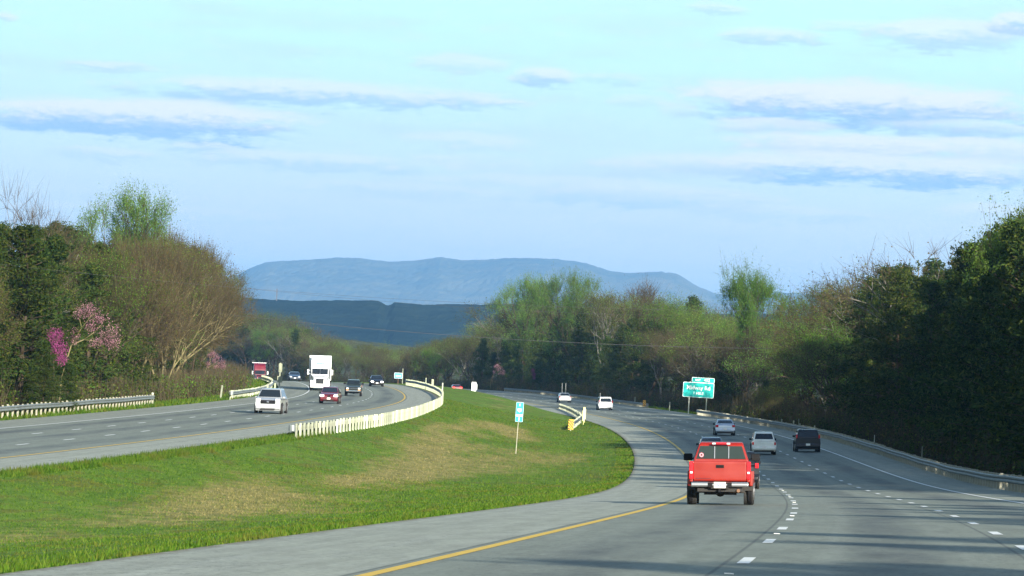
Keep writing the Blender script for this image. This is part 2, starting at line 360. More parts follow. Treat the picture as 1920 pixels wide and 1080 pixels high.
def gm():
    m=bpy.data.materials.new('grass_blade');m.use_nodes=True;t=NT(m);t.n.clear();g=t.node('ShaderNodeNewGeometry');p=g.outputs['Position']
    n2=t.noise(t.scale(p,(1.3,.5,1)),1.,6,.7);n4=t.noise(t.scale(p,(.09,.028,1)),1.,4,.6)
    at=t.node('ShaderNodeAttribute');at.attribute_name='dry'
    df=t.math('ADD',t.math('ADD',at.outputs['Fac'],t.math('MULTIPLY',t.math('SUBTRACT',n4,.5),2.6)),t.math('MULTIPLY',t.math('SUBTRACT',n2,.5),1.1))
    green=t.ramp(g.outputs['Random Per Island'],[(0,(.026,.072,.008)),(.6,(.075,.145,.014)),(1,(.135,.19,.028))])
    green=t.mix(t.mrange(t.noise(t.scale(p,(.4,.12,1)),1.7,4,.6),.48,.66,0,.7),green,c4((.125,.12,.025)))
    straw=t.ramp(g.outputs['Random Per Island'],[(0,(.11,.12,.035)),(.6,(.21,.19,.070)),(1,(.29,.25,.11))])
    col=t.mix(t.math('GREATER_THAN',t.mrange(df,.30,.95),g.outputs['Random Per Island']),green,straw)
    d=t.node('ShaderNodeBsdfDiffuse');t.set(d.inputs[0],col);tr=t.node('ShaderNodeBsdfTranslucent');t.set(tr.inputs[0],col)
    mx=t.node('ShaderNodeMixShader');mx.inputs[0].default_value=.4;t.l.new(d.outputs[0],mx.inputs[1]);t.l.new(tr.outputs[0],mx.inputs[2])
    o=t.node('ShaderNodeOutputMaterial');t.l.new(mx.outputs[0],o.inputs[0]);return m
grassm=gm()
GD=[]
def merge(name,ms,kind='stuff',label=None):
    import bmesh
    bm=bmesh.new()
    for me in ms: bm.from_mesh(me)
    me=bpy.data.meshes.new(name);bm.to_mesh(me);bm.free();me.materials.append(ms[0].materials[0]);at=me.attributes.new('dry','FLOAT','POINT');at.data.foreach_set('value',np.concatenate(GD).astype(np.float32))
    o=link(bpy.data.objects.new(name,me));tag(o,label,'grass',kind=kind);return o
merge('grass',[grass('g1',110000,44,210,.03,.085,.010,1.35,1),grass('g2',60000,150,470,.05,.14,.02,1.15,2),
  grass('g3',14000,240,640,.1,.35,.05,1,3,side='L'),grass('g4',9000,500,760,.1,.4,.05,1,4,side='R'),
  grass('g5',9000,46,330,.04,.12,.012,1.5,5,lo=.94,hi=1.012),grass('g6',16000,160,260,.10,.30,.02,1,6,lo=0,hi=.05)],
  label='rough green and straw coloured grass of the median and verges')
# ---------------------------------------------------------------- guardrails
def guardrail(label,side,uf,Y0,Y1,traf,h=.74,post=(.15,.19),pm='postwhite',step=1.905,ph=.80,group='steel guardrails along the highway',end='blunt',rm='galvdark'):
    """traf: +1 when traffic runs on the +u side, -1 on the -u side"""
    root=empty('guardrail',S(side,(Y0+Y1)/2,uf((Y0+Y1)/2)));tag(root,label,'guardrail',group);o0=root.location.copy()
    prof=[(0,h-.31),(.075,h-.27),(.075,h-.21),(.01,h-.165),(.01,h-.145),(.075,h-.10),(.075,h-.04),(0,h)]
    prof=[(a+.012,b) for a,b in prof]+[(a,b) for a,b in prof[::-1]]
    V=[];n=len(prof);k=0;y=Y0
    def gr(Y,u):
        p=S(side,Y,u);return Vector((p.x,p.y,G(p.x,p.y)))
    ys=[]
    while y<=Y1: ys.append(y);y+=1.905*2
    zs=[gr(y,uf(y)).z for y in ys]
    for y in ys:
        u0=uf(y);z=gr(y,u0).z+.015*math.sin(y*.21)
        for a,b in prof:
            q=S(side,y,u0+traf*(a+.0));V.append((q.x-o0.x,q.y-o0.y,z+b-o0.z))
    F=[(i*n+j,i*n+(j+1)%n,(i+1)*n+(j+1)%n,(i+1)*n+j) for i in range(len(ys)-1) for j in range(n)]
    me=npmesh('rail',np.array(V),np.array(F),[M[rm]]);ro=link(bpy.data.objects.new('rail',me),root)
    # posts: every one a part, the farthest past a hundred as one part
    ptsp=[];y=Y0+.3
    while y<=Y1: ptsp.append(y);y+=step
    hd=-heading(side,(Y0+Y1)/2)
    pms=[];r=random.Random(int(Y0))
    for v in range(4):
        b=MB();b.box((0,0,(ph-.25)/2),(post[0],post[1],ph+.25));b.box((traf*(post[0]/2+.03),0,h-.155),(.06,post[1]*.8,.30))
        o=b.build('post',M[pm],root,bevel=.012);o.data.materials.clear();o.data.materials.append(M[pm]);pms.append(o)
    rest=MB()
    for i,y in enumerate(ptsp):
        g=gr(y,uf(y)-traf*(post[0]/2+.062));dz=(r.random()-.3)*.05
        loc=(g.x-o0.x,g.y-o0.y,g.z-o0.z+dz)
        if i<96:
            o=pms[i] if i<4 else pms[i%4].copy()
            if i>=4: link(o,root)
            o.location=loc;o.rotation_euler=((r.random()-.5)*.05,(r.random()-.5)*.05,hd)
        else: rest.box((loc[0],loc[1],loc[2]+ph/2-.1),(post[0],post[1],ph+.2),rz=hd)
    if rest.v: tag(rest.build('posts',M[pm],root),kind='stuff')
    if end=='blunt':
        y=Y0;g=gr(y,uf(y));q=S(side,y-.25,uf(y)+traf*.05)
        b=MB();b.cyl((q.x-o0.x,q.y-o0.y,g.z+h-.155-o0.z),.20,.34,'z',12);b.build('end_shoe',M['galv'],root,bevel=.01)
    return root
guardrail('long guardrail seen from behind with a dense row of white posts, on the median edge','L',lambda Y:float(np.interp(Y,[241,290,330,370,442,520,600],[4.7,4.95,4.75,4.35,3.95,3.95,4.1])),241,600,-1,ph=.84,post=(.125,.16))
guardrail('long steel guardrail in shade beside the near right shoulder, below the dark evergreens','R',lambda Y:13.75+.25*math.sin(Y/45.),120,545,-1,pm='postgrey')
guardrail('steel guardrail with short white posts under the redbuds on the far left shoulder','L',lambda Y:-16.3-.5*(Y-266)/80,215,345,1,post=(.12,.10),pm='postgrey',rm='galv')
guardrail('steel guardrail starting beside a leaning white post, under the red semi truck','L',lambda Y:-15.3-.05*(Y-400)/80,403,610,1,rm='galv')
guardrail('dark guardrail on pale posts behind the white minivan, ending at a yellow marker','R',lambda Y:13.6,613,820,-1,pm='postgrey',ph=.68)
guardrail('short guardrail on the median grass running to the striped marker','R',lambda Y:-7.3+.052*(Y-416) if Y<455 else -5.2+.037*(Y-455),416,600,1,pm='postwhite')

# ---------------------------------------------------------------- signs, markers
def text(s,size,m,parent,loc,bold=.0,name='legend',rx=math.pi/2,align='CENTER',sx=1.,rz=0.):
    cu=bpy.data.curves.new('t','FONT');cu.body=s;cu.size=size;cu.align_x=align;cu.align_y='CENTER';cu.offset=bold;cu.extrude=.004;cu.resolution_u=3
    t=bpy.data.objects.new('t',cu);C.objects.link(t);bpy.context.view_layer.update()
    me=bpy.data.meshes.new_from_object(t.evaluated_get(bpy.context.evaluated_depsgraph_get()));bpy.data.objects.remove(t);bpy.data.curves.remove(cu)
    me.materials.clear();me.materials.append(m);o=bpy.data.objects.new(name,me);o.location=loc;o.rotation_euler=(rx,0,rz);o.scale=(sx,1,1);return link(o,parent)
def rpanel(mb,cx,cz,w,h,y,t=.03,r=.12,m=0):
    vs=[]
    for (sx,sz,a0) in ((1,1,0),(-1,1,90),(-1,-1,180),(1,-1,270)):
        for k in range(4):
            a=R_(a0+30*k);vs.append((cx+sx*(w/2-r)+r*math.cos(a),cz+sz*(h/2-r)+r*math.sin(a)))
    n=len(vs);V=[(x,y-t/2,z) for x,z in vs]+[(x,y+t/2,z) for x,z in vs]
    mb.add(V,[(i,(i+1)%n,n+(i+1)%n,n+i) for i in range(n)]+[tuple(range(n)),tuple(range(n,2*n))[::-1]],m);return mb
def onground(side,Y,u,dz=0.):
    p=S(side,Y,u);return Vector((p.x,p.y,G(p.x,p.y)+dz))
g=onground('R',554,14.7);rt=empty('guide_sign',g,(0,R_(1.),R_(-4)));tag(rt,'large green exit sign reading Midway Rd on two posts beside the right shoulder','road sign')
def plate(name,w,h,cx,cz,y,m,parent,rim=True,r=.12,bw=.05):
    p=rpanel(MB(),cx,cz,w,h,y,.05,r).build(name,M['legend'] if rim else m,parent)
    if rim: rpanel(MB(),cx,cz,w-2*bw,h-2*bw,y-.03,.012,r*.8).build('face',m,p)
    return p
p=plate('panel',3.98,1.92,0,3.15,0,M['signgreen'],rt)
text('Midway Rd',.72,M['legend'],p,(0,-.05,3.42),.012,sx=.95);text('1 MILE',.46,M['legend'],p,(0,-.05,2.72),.012,sx=1.05)
p=plate('exit_tab',2.9,.66,.54,4.45,0,M['signgreen'],rt,r=.08)
text('EXIT',.34,M['legend'],p,(-.15,-.05,4.44),.010);text('402',.52,M['legend'],p,(1.02,-.05,4.45),.008)
for x in (-1.12,1.12):
    b=MB();b.box((x,.10,1.95),(.13,.13,4.5));b.build('post',M['postwhite'],rt)
g=onground('R',292,-11.64);rt=empty('mile_marker_sign',g,(0,R_(1.8),0));tag(rt,'narrow blue and white mile sign on a thin post in the median grass','road sign')
b=MB();b.box((0,.03,1.0),(.05,.05,2.3));b.build('post',M['postgrey'],rt)
p=plate('panel',.50,1.32,.03,2.85,0,M['signblue'],rt,r=.04,bw=.014)
text('E',.24,M['legend'],p,(.03,-.05,3.33),.0)
sh=MB();pts=[(-.11,3.09),(-.04,3.07),(.03,3.09),(.10,3.07),(.17,3.09),(.18,2.98),(.14,2.90),(.03,2.84),(-.08,2.90),(-.12,2.98)];n=len(pts)
sh.add([(x,-.052,z) for x,z in pts]+[(x,-.040,z) for x,z in pts],[tuple(range(n)),tuple(range(n,2*n))[::-1]]+[(i,(i+1)%n,n+(i+1)%n,n+i) for i in range(n)]);sh.build('shield',M['legend'],p)
text('40',.15,mat('shield_ink',(.55,.12,.10),.4),p,(.03,-.058,2.96),.006)
b=MB();b.box((.03,-.045,2.62),(.44,.012,.13));b.build('mile_band',M['legend'],p);text('MILE',.12,mat('band_ink',(.45,.2,.12),.4),p,(.03,-.06,2.62),.003)
text('1',.30,M['legend'],p,(.03,-.05,2.37),.012)
def pole(mb,h,r=.03): return mb.cyl((0,0,h/2-.1),r,h+.2,'z',8)
def striped(name,label,loc,w,h,zc,rev=1,rx=0,ry=0,slant=.6):
    rt=empty(name,loc,(rx,ry,0));tag(rt,label,'marker')
    b=MB();b.box((0,.04,zc*.5),(.07,.05,zc+.3));b.build('post',M['postwhite'],rt)
    p=rpanel(MB(),0,zc,w,h,0,.02,.05).build('panel',M['markyel'],rt)
    b=MB();k=-h
    while k<h*1.2:
        q=[(-w/2,k),(w/2,k-rev*slant*w*1.6),(w/2,k-rev*slant*w*1.6+.13),(-w/2,k+.13)]
        q=[(x,min(max(z,-h/2+.01),h/2-.01)) for x,z in q]
        if max(z for _,z in q)-min(z for _,z in q)>.05: b.add([(x*.97,-.014,zc+z) for x,z in q],[(0,1,2,3)])
        k+=.27
    b.build('stripes',M['ink'],p);return rt
striped('object_marker','yellow and black striped panel at the near end of the median guardrail',onground('R',411,-7.55),.50,.98,.62,rx=0,ry=R_(3))
striped('object_marker','small yellow striped marker at the end of the far guardrail on the right',onground('R',611,13.0),.42,.86,.80)
for i,(yy,uu) in enumerate([(446,-5.9),(462,-5.2),(478,-4.6)]):
    b=MB();rpanel(b,0,.95,.21,1.1,0,.02,.04);b.cyl((0,.03,.4),.03,1.2,'z',6)
    o=b.build('delineator',mat('pale_yellow_marker',(.75,.70,.30),.5));o.location=onground('R',yy,uu+.55);tag(o,'pale yellow upright marker beside the median guardrail behind the striped panel','marker','three pale markers on the median guardrail')
g=onground('L',622,4.6,-.1);rt=empty('blue_sign',g);tag(rt,'small blue rectangular sign behind the median guardrail near the black sedan','road sign')
b=MB();b.box((0,.03,.6),(.07,.05,1.6));b.build('post',M['rust'],rt);p=plate('panel',1.15,.80,0,1.35,0,M['signblueD'],rt,r=.05,bw=.04)
b=MB();[b.box((x,-.045,1.30),(.14,.012,.30)) for x in (-.30,-.1,.1,.30)];b.build('legend_bars',mat('pale_blue_legend',(.45,.65,.85),.4),p)
g=Vector((-5.0,640,G(-5.0,640)));rt=empty('white_sign',g,(0,0,R_(8)));tag(rt,'tall plain white sign standing on the crest of the grassy mound','road sign')
b=MB();b.box((0,.04,.4),(.07,.05,1.0));b.build('post',M['postgrey'],rt);p=rpanel(MB(),0,.98,.66,1.44,0,.03,.05).build('panel',M['whiteplain'],rt)
p=rpanel(MB(),.36,1.0,.24,.85,.03,.03,.05).build('side_plate',M['whiteplain'],rt)
# posts and edge-on signs on the left shoulder
def post(label,side,Y,u,h,w=.10,lean=(0,0),m='postwhite',cat='marker post',grp=None):
    o=MB().box((0,0,h/2-.15),(w,w*.5,h+.3)).build('marker_post',M[m],bevel=.01);o.location=onground(side,Y,u);o.rotation_euler=(lean[0],lean[1],0);return tag(o,label,cat,grp)
post('leaning white post at the start of the guardrail beside the silver crossover','L',402,-16.2,1.30,.16,(0,R_(5.5)))
post('short white post at the far end of the left guardrail, under the tall bare-stemmed tree','L',346.5,-17.1,.95,.16)
g=onground('L',520,-14.6);rt=empty('edge_on_sign',g,(0,R_(1),R_(62)));tag(rt,'narrow sign post seen edge on with two pale panels beside the red semi truck','road sign')
b=MB();b.box((0,.03,1.5),(.10,.10,3.3));b.build('post',M['postwhite'],rt);rpanel(MB(),0,2.55,.75,1.05,0,.03,.05).build('upper_panel',M['postwhite'],rt);rpanel(MB(),0,1.15,1.15,.75,0,.03,.05).build('lower_panel',M['postwhite'],rt)
for dx in (-.1,0): pass
for i,(yy,uu,h) in enumerate([(470,-15.0,1.0),(486,-15.4,.9),(500,-14.9,.85)]): post('short pale post beside the guardrail near the red semi truck','L',yy,uu,h,.2,grp='pale posts beside the left guardrail')
post('thin pale pole standing beyond the small blue sign','L',640,6.6,2.3,.10)
for i,(yy,uu,h,w) in enumerate([(562,4.7,1.40,.12),(548,4.9,1.40,.28),(505,4.65,1.45,.14)]): post('white upright marker behind the bend of the median guardrail','L',yy,uu,h,w,grp='white markers behind the bend of the median guardrail')
post('tall white marker post on the grass left of the green exit sign','R',584,13.9,1.3,.14)
post('white marker post behind the far guardrail left of the yellow marker','R',640,14.6,1.35,.12)
for i,(yy,uu,h) in enumerate([(432,15.3,.95),(420,15.0,.8),(446,15.2,.9),(404,15.2,.85)]): post('short white post among the weeds behind the start of the right guardrail','R',yy,uu,h,.14,grp='short white posts behind the right guardrail')
for yy,l in ((413,'thin white reflector post at the far end of the shaded guardrail, above the white wagon'),(320,'thin white reflector post behind the shaded guardrail, next right of the black SUV'),(270,'thin white reflector post behind the shaded guardrail, farthest right of the reflector posts')): post(l,'R',yy,14.35,1.30,.055)
# ---------------------------------------------------------------- vehicles
def mirror(mb,x,y,z,s=1,w=.22,h=.14): mb.box((x*s+s*w/2,y,z),(w,.10,h));return mb
def wheel(parent,x,y,r,w,hidden=False):
    t=MB().cyl((0,0,0),r,w,'x',22).build('wheel',M['tyre'],parent,bevel=.02);t.location=(x,y,r)
    s=1 if x>0 else -1
    MB().cyl((s*(w/2+.004),0,0),r*.62,.015,'x',16).build('rim',M['rim'],t)
def car(label,cat,side,Y,u,sp,toward=False,name='car',group=None,sc=1.):
    L,Wd,H=sp['L'],sp['W'],sp['H'];hw=Wd/2;hd=heading(side,Y+(L/2));e=ER if side=='R' else EL;gd=grade(side,Y)
    Yc=Y+L/2*sc
    loc=S(side,Yc,u,.008)
    if toward: rot=(-gd,math.atan(e),math.pi-hd)
    else: rot=(gd,-math.atan(e),-hd)
    rt=empty(name,loc);rt.rotation_mode='XYZ'
    # build the frame from grade and bank, then heading
    m=Matrix.Rotation(rot[2],4,'Z')@Matrix.Rotation(rot[0],4,'X')@Matrix.Rotation(rot[1],4,'Y');rt.rotation_euler=m.to_euler();rt.scale=(sc,)*3
    tag(rt,label,cat,group)
    P=M[sp['paint']];bz=sp.get('belt',.95);dz=sp.get('deck',1.0);hz=sp.get('hood',.80);gr=.22
    y0=-L/2
    yb,yr,yf,yw=[y0+q for q in sp['gh']]          # rear glass base, roof rear, roof front, windscreen base
    b=MB()
    low=[(hw*.90,y0+.10,gr),(hw*.95,y0+.03,gr+.15),(hw*.97,y0,.55),(hw*.985,y0+.05,.64),(hw*.97,y0+.06,bz-.12),(hw*.93,y0+.10,dz-.03),(hw*.9,y0+.22,dz),
         (hw*.90,yb+.1,dz+.02),(hw*.90,yw-.2,bz+.03),(hw*.88,yw,bz+.02),(hw*.84,L/2-.75,hz+.10),(hw*.80,L/2-.25,hz),(hw*.84,L/2-.05,hz-.12),(hw*.88,L/2,hz-.25),(hw*.88,L/2,.38),(hw*.84,L/2-.08,gr),(hw*.9,0,.17)]
    b.prism(low)
    # wheel-arch shoulders
    rw=sp.get('r',.33);wy=(y0+sp.get('ro',.85),L/2-sp.get('fo',.9))
    body=b.build('body',P,rt,bevel=.055,seg=3)
    tp=sp.get('top',.66)
    b=MB();b.prism([(hw*.90,yb,dz-.05),(hw*.86,yb+.02,dz+.06),(hw*tp,yr,H-.05),(hw*(tp-.03),yr+.12,H-.012),(hw*(tp-.05),(yr+yf)/2,H),(hw*tp,yf-.1,H-.03),(hw*tp,yf,H-.06),(hw*.86,yw-.03,bz+.05),(hw*.88,yw,bz-.05)])
    b.build('cabin',P,rt,bevel=.05,seg=3)
    G_=M[sp.get('glass','glass')]
    def pane(nm,ya,za,wa,yb_,zb,wb,off,inset=.0):
        A=Vector((0,ya,za));B=Vector((0,yb_,zb));n=Vector((1,0,0)).cross(B-A).normalized()*off
        q=[(-wa,ya+n.y,za+n.z),(wa,ya+n.y,za+n.z),(wb,yb_+n.y,zb+n.z),(-wb,yb_+n.y,zb+n.z)]
        q+=[(x,y-n.y*1.2,z-n.z*1.2) for x,y,z in q]
        return MB().add(q,[(0,1,2,3),(7,6,5,4),(0,4,5,1),(1,5,6,2),(2,6,7,3),(3,7,4,0)]).build(nm,G_,rt,bevel=.004)
    def lerp(a,b_,t): return a+(b_-a)*t
    ra=sp.get('rg',(.10,.86))
    pane('rear_window',lerp(yb+.02,yr,ra[0]),lerp(dz+.06,H-.05,ra[0]),lerp(hw*.86,hw*tp,ra[0])-.09,lerp(yb+.02,yr,ra[1]),lerp(dz+.06,H-.05,ra[1]),lerp(hw*.86,hw*tp,ra[1])-.09,-.03)
    pane('windscreen',lerp(yw-.03,yf,.06),lerp(bz+.05,H-.06,.06),lerp(hw*.86,hw*tp,.06)-.07,lerp(yw-.03,yf,.92),lerp(bz+.05,H-.06,.92),lerp(hw*.86,hw*tp,.92)-.07,.03)
    for s in (-1,1):
        za,zb=dz+.09,H-.13;wa=lerp(hw*.86,hw*tp,(za-dz-.06)/(H-.11-dz))+.012;wb=lerp(hw*.86,hw*tp,(zb-dz-.06)/(H-.11-dz))+.012
        ya0,ya1=yb+.25,yw-.35;yt0,yt1=yr+.15,yf-.02
        MB().add([(s*wa,ya0,za),(s*wa,ya1,za),(s*wb,yt1,zb),(s*wb,yt0,zb),(s*(wa-.02),ya0,za),(s*(wa-.02),ya1,za),(s*(wb-.02),yt1,zb),(s*(wb-.02),yt0,zb)],[(0,1,2,3),(7,6,5,4),(0,4,5,1),(1,5,6,2),(2,6,7,3),(3,7,4,0)]).build('side_window',G_,rt)
        MB().box((s*(hw*.86+.10),yw-.55,bz+.06),(.20,.09,.14)).build('mirror',M[sp.get('mirror','black')],rt,bevel=.03)
        for y in wy:
            MB().cyl((s*(hw*.93),y,rw+.02),rw+.07,.06,'x',20).build('wheel_arch',M['under'],rt)
            wheel(rt,s*(hw-.12),y,rw,.22)
        # lamps
        tw,th,tz=sp.get('tail',(.20,.20,bz-.20))
        MB().box((s*(hw*.95-tw/2),y0+.035,tz),(tw,.07,th)).build('tail_light',M[sp.get('taillamp','redlens')],rt,bevel=.02)
        fw,fh,fz=sp.get('head',(.34,.15,hz-.16))
        hl=MB().box((s*(hw*.86-fw/2),L/2-.03,fz),(fw,.10,fh)).build('headlight',M['lamp' if sp.get('lit') else 'lens'],rt,bevel=.03)
        if sp.get('fog'): MB().cyl((s*(hw*.72),L/2+.01,.42),.07,.04,'y',12).build('fog_light',M['lamp'],rt)
    MB().box((0,y0+.0,.44),(hw*1.86,.12,.20)).build('rear_bumper',M[sp.get('bump',sp['paint'])],rt,bevel=.05)
    MB().box((0,y0+.02,.25),(hw*1.6,.10,.10)).build('rear_valance',M['under'],rt)
    MB().box((0,y0-.065,sp.get('pz',.56)),(.31,.012,.155)).build('licence_plate',M['plate'],rt)
    MB().box((0,L/2+.02,.45),(hw*1.68,.12,.24)).build('front_bumper',M[sp.get('bump',sp['paint'])],rt,bevel=.05)
    MB().box((0,L/2+.055,.34),(hw*1.0,.07,.09)).build('lower_intake',M['under'],rt)
    gw,gh=sp.get('grille',(.62,.13));gm_=MB().box((0,L/2+.01,hz-.20),(gw,.05,gh)).build('grille',M['black'],rt,bevel=.03)
    MB().box((0,L/2+.045,hz-.20),(gw*.16,.02,gh*.55)).build('badge',M['chrome'],gm_,bevel=.01)
    if sp.get('fplate',1): MB().box((0,L/2+.10,.47),(.30,.012,.15)).build('licence_plate',M['plate'],rt)
    if sp.get('rack'):
        for s in (-1,1): MB().box((s*hw*.58,(yr+yf)/2,H+.035),(.05,(yf-yr)*.9,.035)).build('roof_rail',M['dullchrome'],rt)
    for ax in sp.get('ant',[]): MB().cyl((ax[0],ax[1],H+ax[2]/2-.1),.022,ax[2]+.2,'z',6).build('antenna',M['greysil'],rt)
    return rt
SED=dict(L=4.6,W=1.80,H=1.44,belt=.94,deck=1.0,hood=.80,gh=(.50,1.25,2.45,3.35),top=.70)
SUV=dict(L=4.7,W=1.86,H=1.72,belt=1.06,deck=1.04,hood=1.0,gh=(.06,.42,3.0,3.65),top=.76,r=.36,rg=(.06,.80))
def sp(base,**k): d=dict(base);d.update(k);return d
car('dark car mostly hidden behind the right side of the red pickup','car','R',186,1.80,sp(SUV,paint='blackp',H=1.62,tail=(.16,.22,1.0)))
car('dark sedan with a pale roof edge peeking above the roof of the red pickup','car','R',283,1.45,sp(SED,paint='navy',H=1.50,glass='glass'))
car('pale blue silver sedan with round red tail lights in the middle lane','car','R',386,5.92,sp(SED,paint='lightblue',W=1.84,tail=(.26,.20,.86),pz=.60,bump='lightblue'))
car('pearl white retro wagon with a rounded roof and dark rear window','car','R',303.5,5.58,sp(SUV,paint='cream',W=1.76,H=1.62,belt=1.0,deck=.98,top=.72,tail=(.12,.20,.80),gh=(.08,.55,2.7,3.4),rg=(.12,.84)))
car('black SUV on the right next to the shaded guardrail','car','R',315,9.22,sp(SUV,paint='blackp',H=1.66,W=1.86,tail=(.12,.26,1.15),rack=1,bump='blackp'))
car('white minivan driving away in front of the far dark guardrail','car','R',585,5.3,sp(SUV,paint='whitep',W=1.96,H=1.80,L=5.0,tail=(.10,.34,1.15),gh=(.06,.40,3.6,4.4),ant=[(-.45,1.5,.5)]),group=None)
car('grey car with two tall thin rods on its roof, far along the right road','car','R',665.5,6.6,sp(SED,paint='greysil',W=1.94,H=1.50,tail=(.2,.18,.86),bump='whitep',ant=[(-.32,-.6,1.5),(.25,-.6,1.5)]))
car('far car with glowing red lights just above the grassy mound','car','R',789,1.2,sp(SED,paint='darkred',taillamp='redlit',W=1.9,tail=(.45,.22,.86)))
car('silver crossover with an oval grille in the oncoming lanes, nearest to the camera','car','L',312.6,-4.72,sp(SUV,paint='silver',W=2.05,H=1.80,L=5.1,hood=1.04,top=.68,belt=1.10,grille=(1.05,.26),mirror='silver',gh=(.06,.5,3.0,4.0),head=(.36,.22,.98),rack=1,fplate=0),toward=True,sc=1.02)
car('dark red car with lit headlights in the oncoming lanes','car','L',386.2,-5.3,sp(SED,paint='darkred',W=1.84,H=1.52,lit=1,fog=1,grille=(.22,.2),hood=.88,gh=(.2,.9,2.3,3.3)),toward=True)
car('black sedan with lit headlights, farthest oncoming car beside the small blue sign','car','L',566,-1.5,sp(SED,paint='blackp',W=1.84,H=1.46,lit=1),toward=True)
car('dark teal car roof peeking over the crest left of the white semi truck','car','L',640,-9.4,sp(SED,paint='navy',W=1.84,H=1.40),toward=True)
def place(rt,side,Yc,u,toward):
    hd=heading(side,Yc);e=ER if side=='R' else EL;gd=grade(side,Yc)
    rt.location=S(side,Yc,u,.008)
    rot=(-gd,math.atan(e),math.pi-hd) if toward else (gd,-math.atan(e),-hd)
    rt.rotation_euler=(Matrix.Rotation(rot[2],4,'Z')@Matrix.Rotation(rot[0],4,'X')@Matrix.Rotation(rot[1],4,'Y')).to_euler()
# pickups: cab, open bed, tailgate
def pickup(label,side,Y,u,P,toward,front=False):
    L=5.2;rt=empty('pickup_truck');tag(rt,label,'pickup truck');place(rt,side,Y+L/2,u,toward);y0=-L/2;P=M[P]
    b=MB()   # hood and cab lower body
    b.prism([(.84,y0+1.85,.46),(.84,y0+1.85,1.20),(.84,y0+3.55,1.20),(.80,y0+3.7,1.17),(.76,L/2-.25,1.08),(.74,L/2-.05,.98),(.78,L/2,.80),(.78,L/2,.50),(.84,y0+3.9,.40)])
    # bed sides and floor
    for s in (-1,1):
        b.box((s*.80,y0+.95,.93),(.10,1.82,.58));b.box((s*.865,y0+1.02,.74),(.10,1.20,.42))
        b.box((s*.875,y0+3.95,.74),(.10,1.15,.42))
    b.box((0,y0+.95,.70),(1.5,1.8,.06));b.box((0,y0+1.83,.98),(1.56,.05,.5))
    b.build('body',P,rt,bevel=.045,seg=3)
    b=MB();b.prism([(.80,y0+1.86,1.18),(.775,y0+1.88,1.27),(.635,y0+2.02,1.70),(.60,y0+2.12,1.765),(.60,y0+2.6,1.78),(.62,y0+3.0,1.73),(.76,y0+3.62,1.22),(.80,y0+3.66,1.15)])
    cab=b.build('cab',P,rt,bevel=.045,seg=3)
    def q4(nm,q,m,par=rt,t=.012):
        n=(Vector(q[1])-Vector(q[0])).cross(Vector(q[3])-Vector(q[0])).normalized()*t
        v=[tuple(Vector(p)) for p in q]+[tuple(Vector(p)-n) for p in q]
        return MB().add(v,[(0,1,2,3),(7,6,5,4),(0,4,5,1),(1,5,6,2),(2,6,7,3),(3,7,4,0)]).build(nm,m,par,bevel=.003)
    gl=q4('rear_window',[(-.70,y0+1.862,1.29),(.70,y0+1.862,1.29),(.585,y0+1.975,1.655),(-.585,y0+1.975,1.655)],M['glassgrey' if not front else 'glass'],cab)
    for x in (-.185,.215): q4('window_bar',[(x-.012,y0+1.848,1.30),(x+.012,y0+1.848,1.30),(x+.010,y0+1.955,1.65),(x-.010,y0+1.955,1.65)],M['dullchrome'],gl)
    # headrests and the dark far side seen through the glass
    if not front:
        ring=MB();n=16
        for k in range(n):
            a,b_=2*math.pi*k/n,2*math.pi*(k+1)/n
            f=lambda r,t:(-.555+r*math.cos(t),y0+1.871+(r*math.sin(t))*.31,1.395+r*math.sin(t))
            ring.add([f(.028,a),f(.062,a),f(.062,b_),f(.028,b_)],[(0,1,2,3)])
        r_=ring.build('round_sticker',mat('sticker_pink',(.75,.22,.25),.5),gl);r_.location=(0,-.022,0)
    q4('windscreen',[(.70,y0+3.63,1.24),(-.70,y0+3.63,1.24),(-.58,y0+3.06,1.70),(.58,y0+3.06,1.70)],M['glass'],cab)
    for s in (-1,1):
        w0,w1=.785,.675
        MB().add([(s*w0,y0+2.0,1.27),(s*w0,y0+3.42,1.27),(s*w1,y0+3.02,1.66),(s*w1,y0+2.08,1.66),(s*(w0-.03),y0+2.0,1.27),(s*(w0-.03),y0+3.42,1.27),(s*(w1-.03),y0+3.02,1.66),(s*(w1-.03),y0+2.08,1.66)],[(0,1,2,3),(7,6,5,4),(0,4,5,1),(1,5,6,2),(2,6,7,3),(3,7,4,0)]).build('side_window',M['glass'],cab)
        m_=MB();m_.box((s*.97,y0+3.30,1.34),(.25,.12,.20));m_.box((s*.84,y0+3.32,1.30),(.14,.05,.05));m_.build('mirror',M['black'],rt,bevel=.035)
        if toward: MB().box((s*.64,L/2-.0,.83),(.26,.10,.18)).build('headlight',M['lens'],rt,bevel=.02);MB().box((s*.64,L/2+.02,.66),(.26,.06,.09)).build('turn_signal',M['amber'],rt,bevel=.01)
        else: MB().box((s*.64,L/2-.02,.85),(.26,.08,.18)).build('headlight',M['lens'],rt,bevel=.02)
        # stacked tail light: red, red, clear, red
        tl=MB().box((s*.80,y0+.03,.96),(.125,.09,.50)).build('tail_light',M['redlens'],rt,bevel=.025)
        MB().box((s*.80,y0-.022,.90),(.075,.02,.06)).build('reversing_lamp',M['lens'],tl,bevel=.02)
        MB().cyl((s*.80,y0-.020,1.09),.042,.02,'y',14).build('brake_lamp',M['redlit'] if 0 else M['redlens'],tl)
        for k,yy in enumerate((y0+1.02,y0+3.95)):
            fl=MB().cyl((s*.83,yy,.47),.47,.12,'x',24).build('wheel_flare',M['black'],rt,bevel=.02)
            wheel(rt,s*.795,yy,.37,.27)
        MB().box((s*.80,y0+.52,.50),(.26,.012,.20)).build('mud_flap',M['under'],rt)
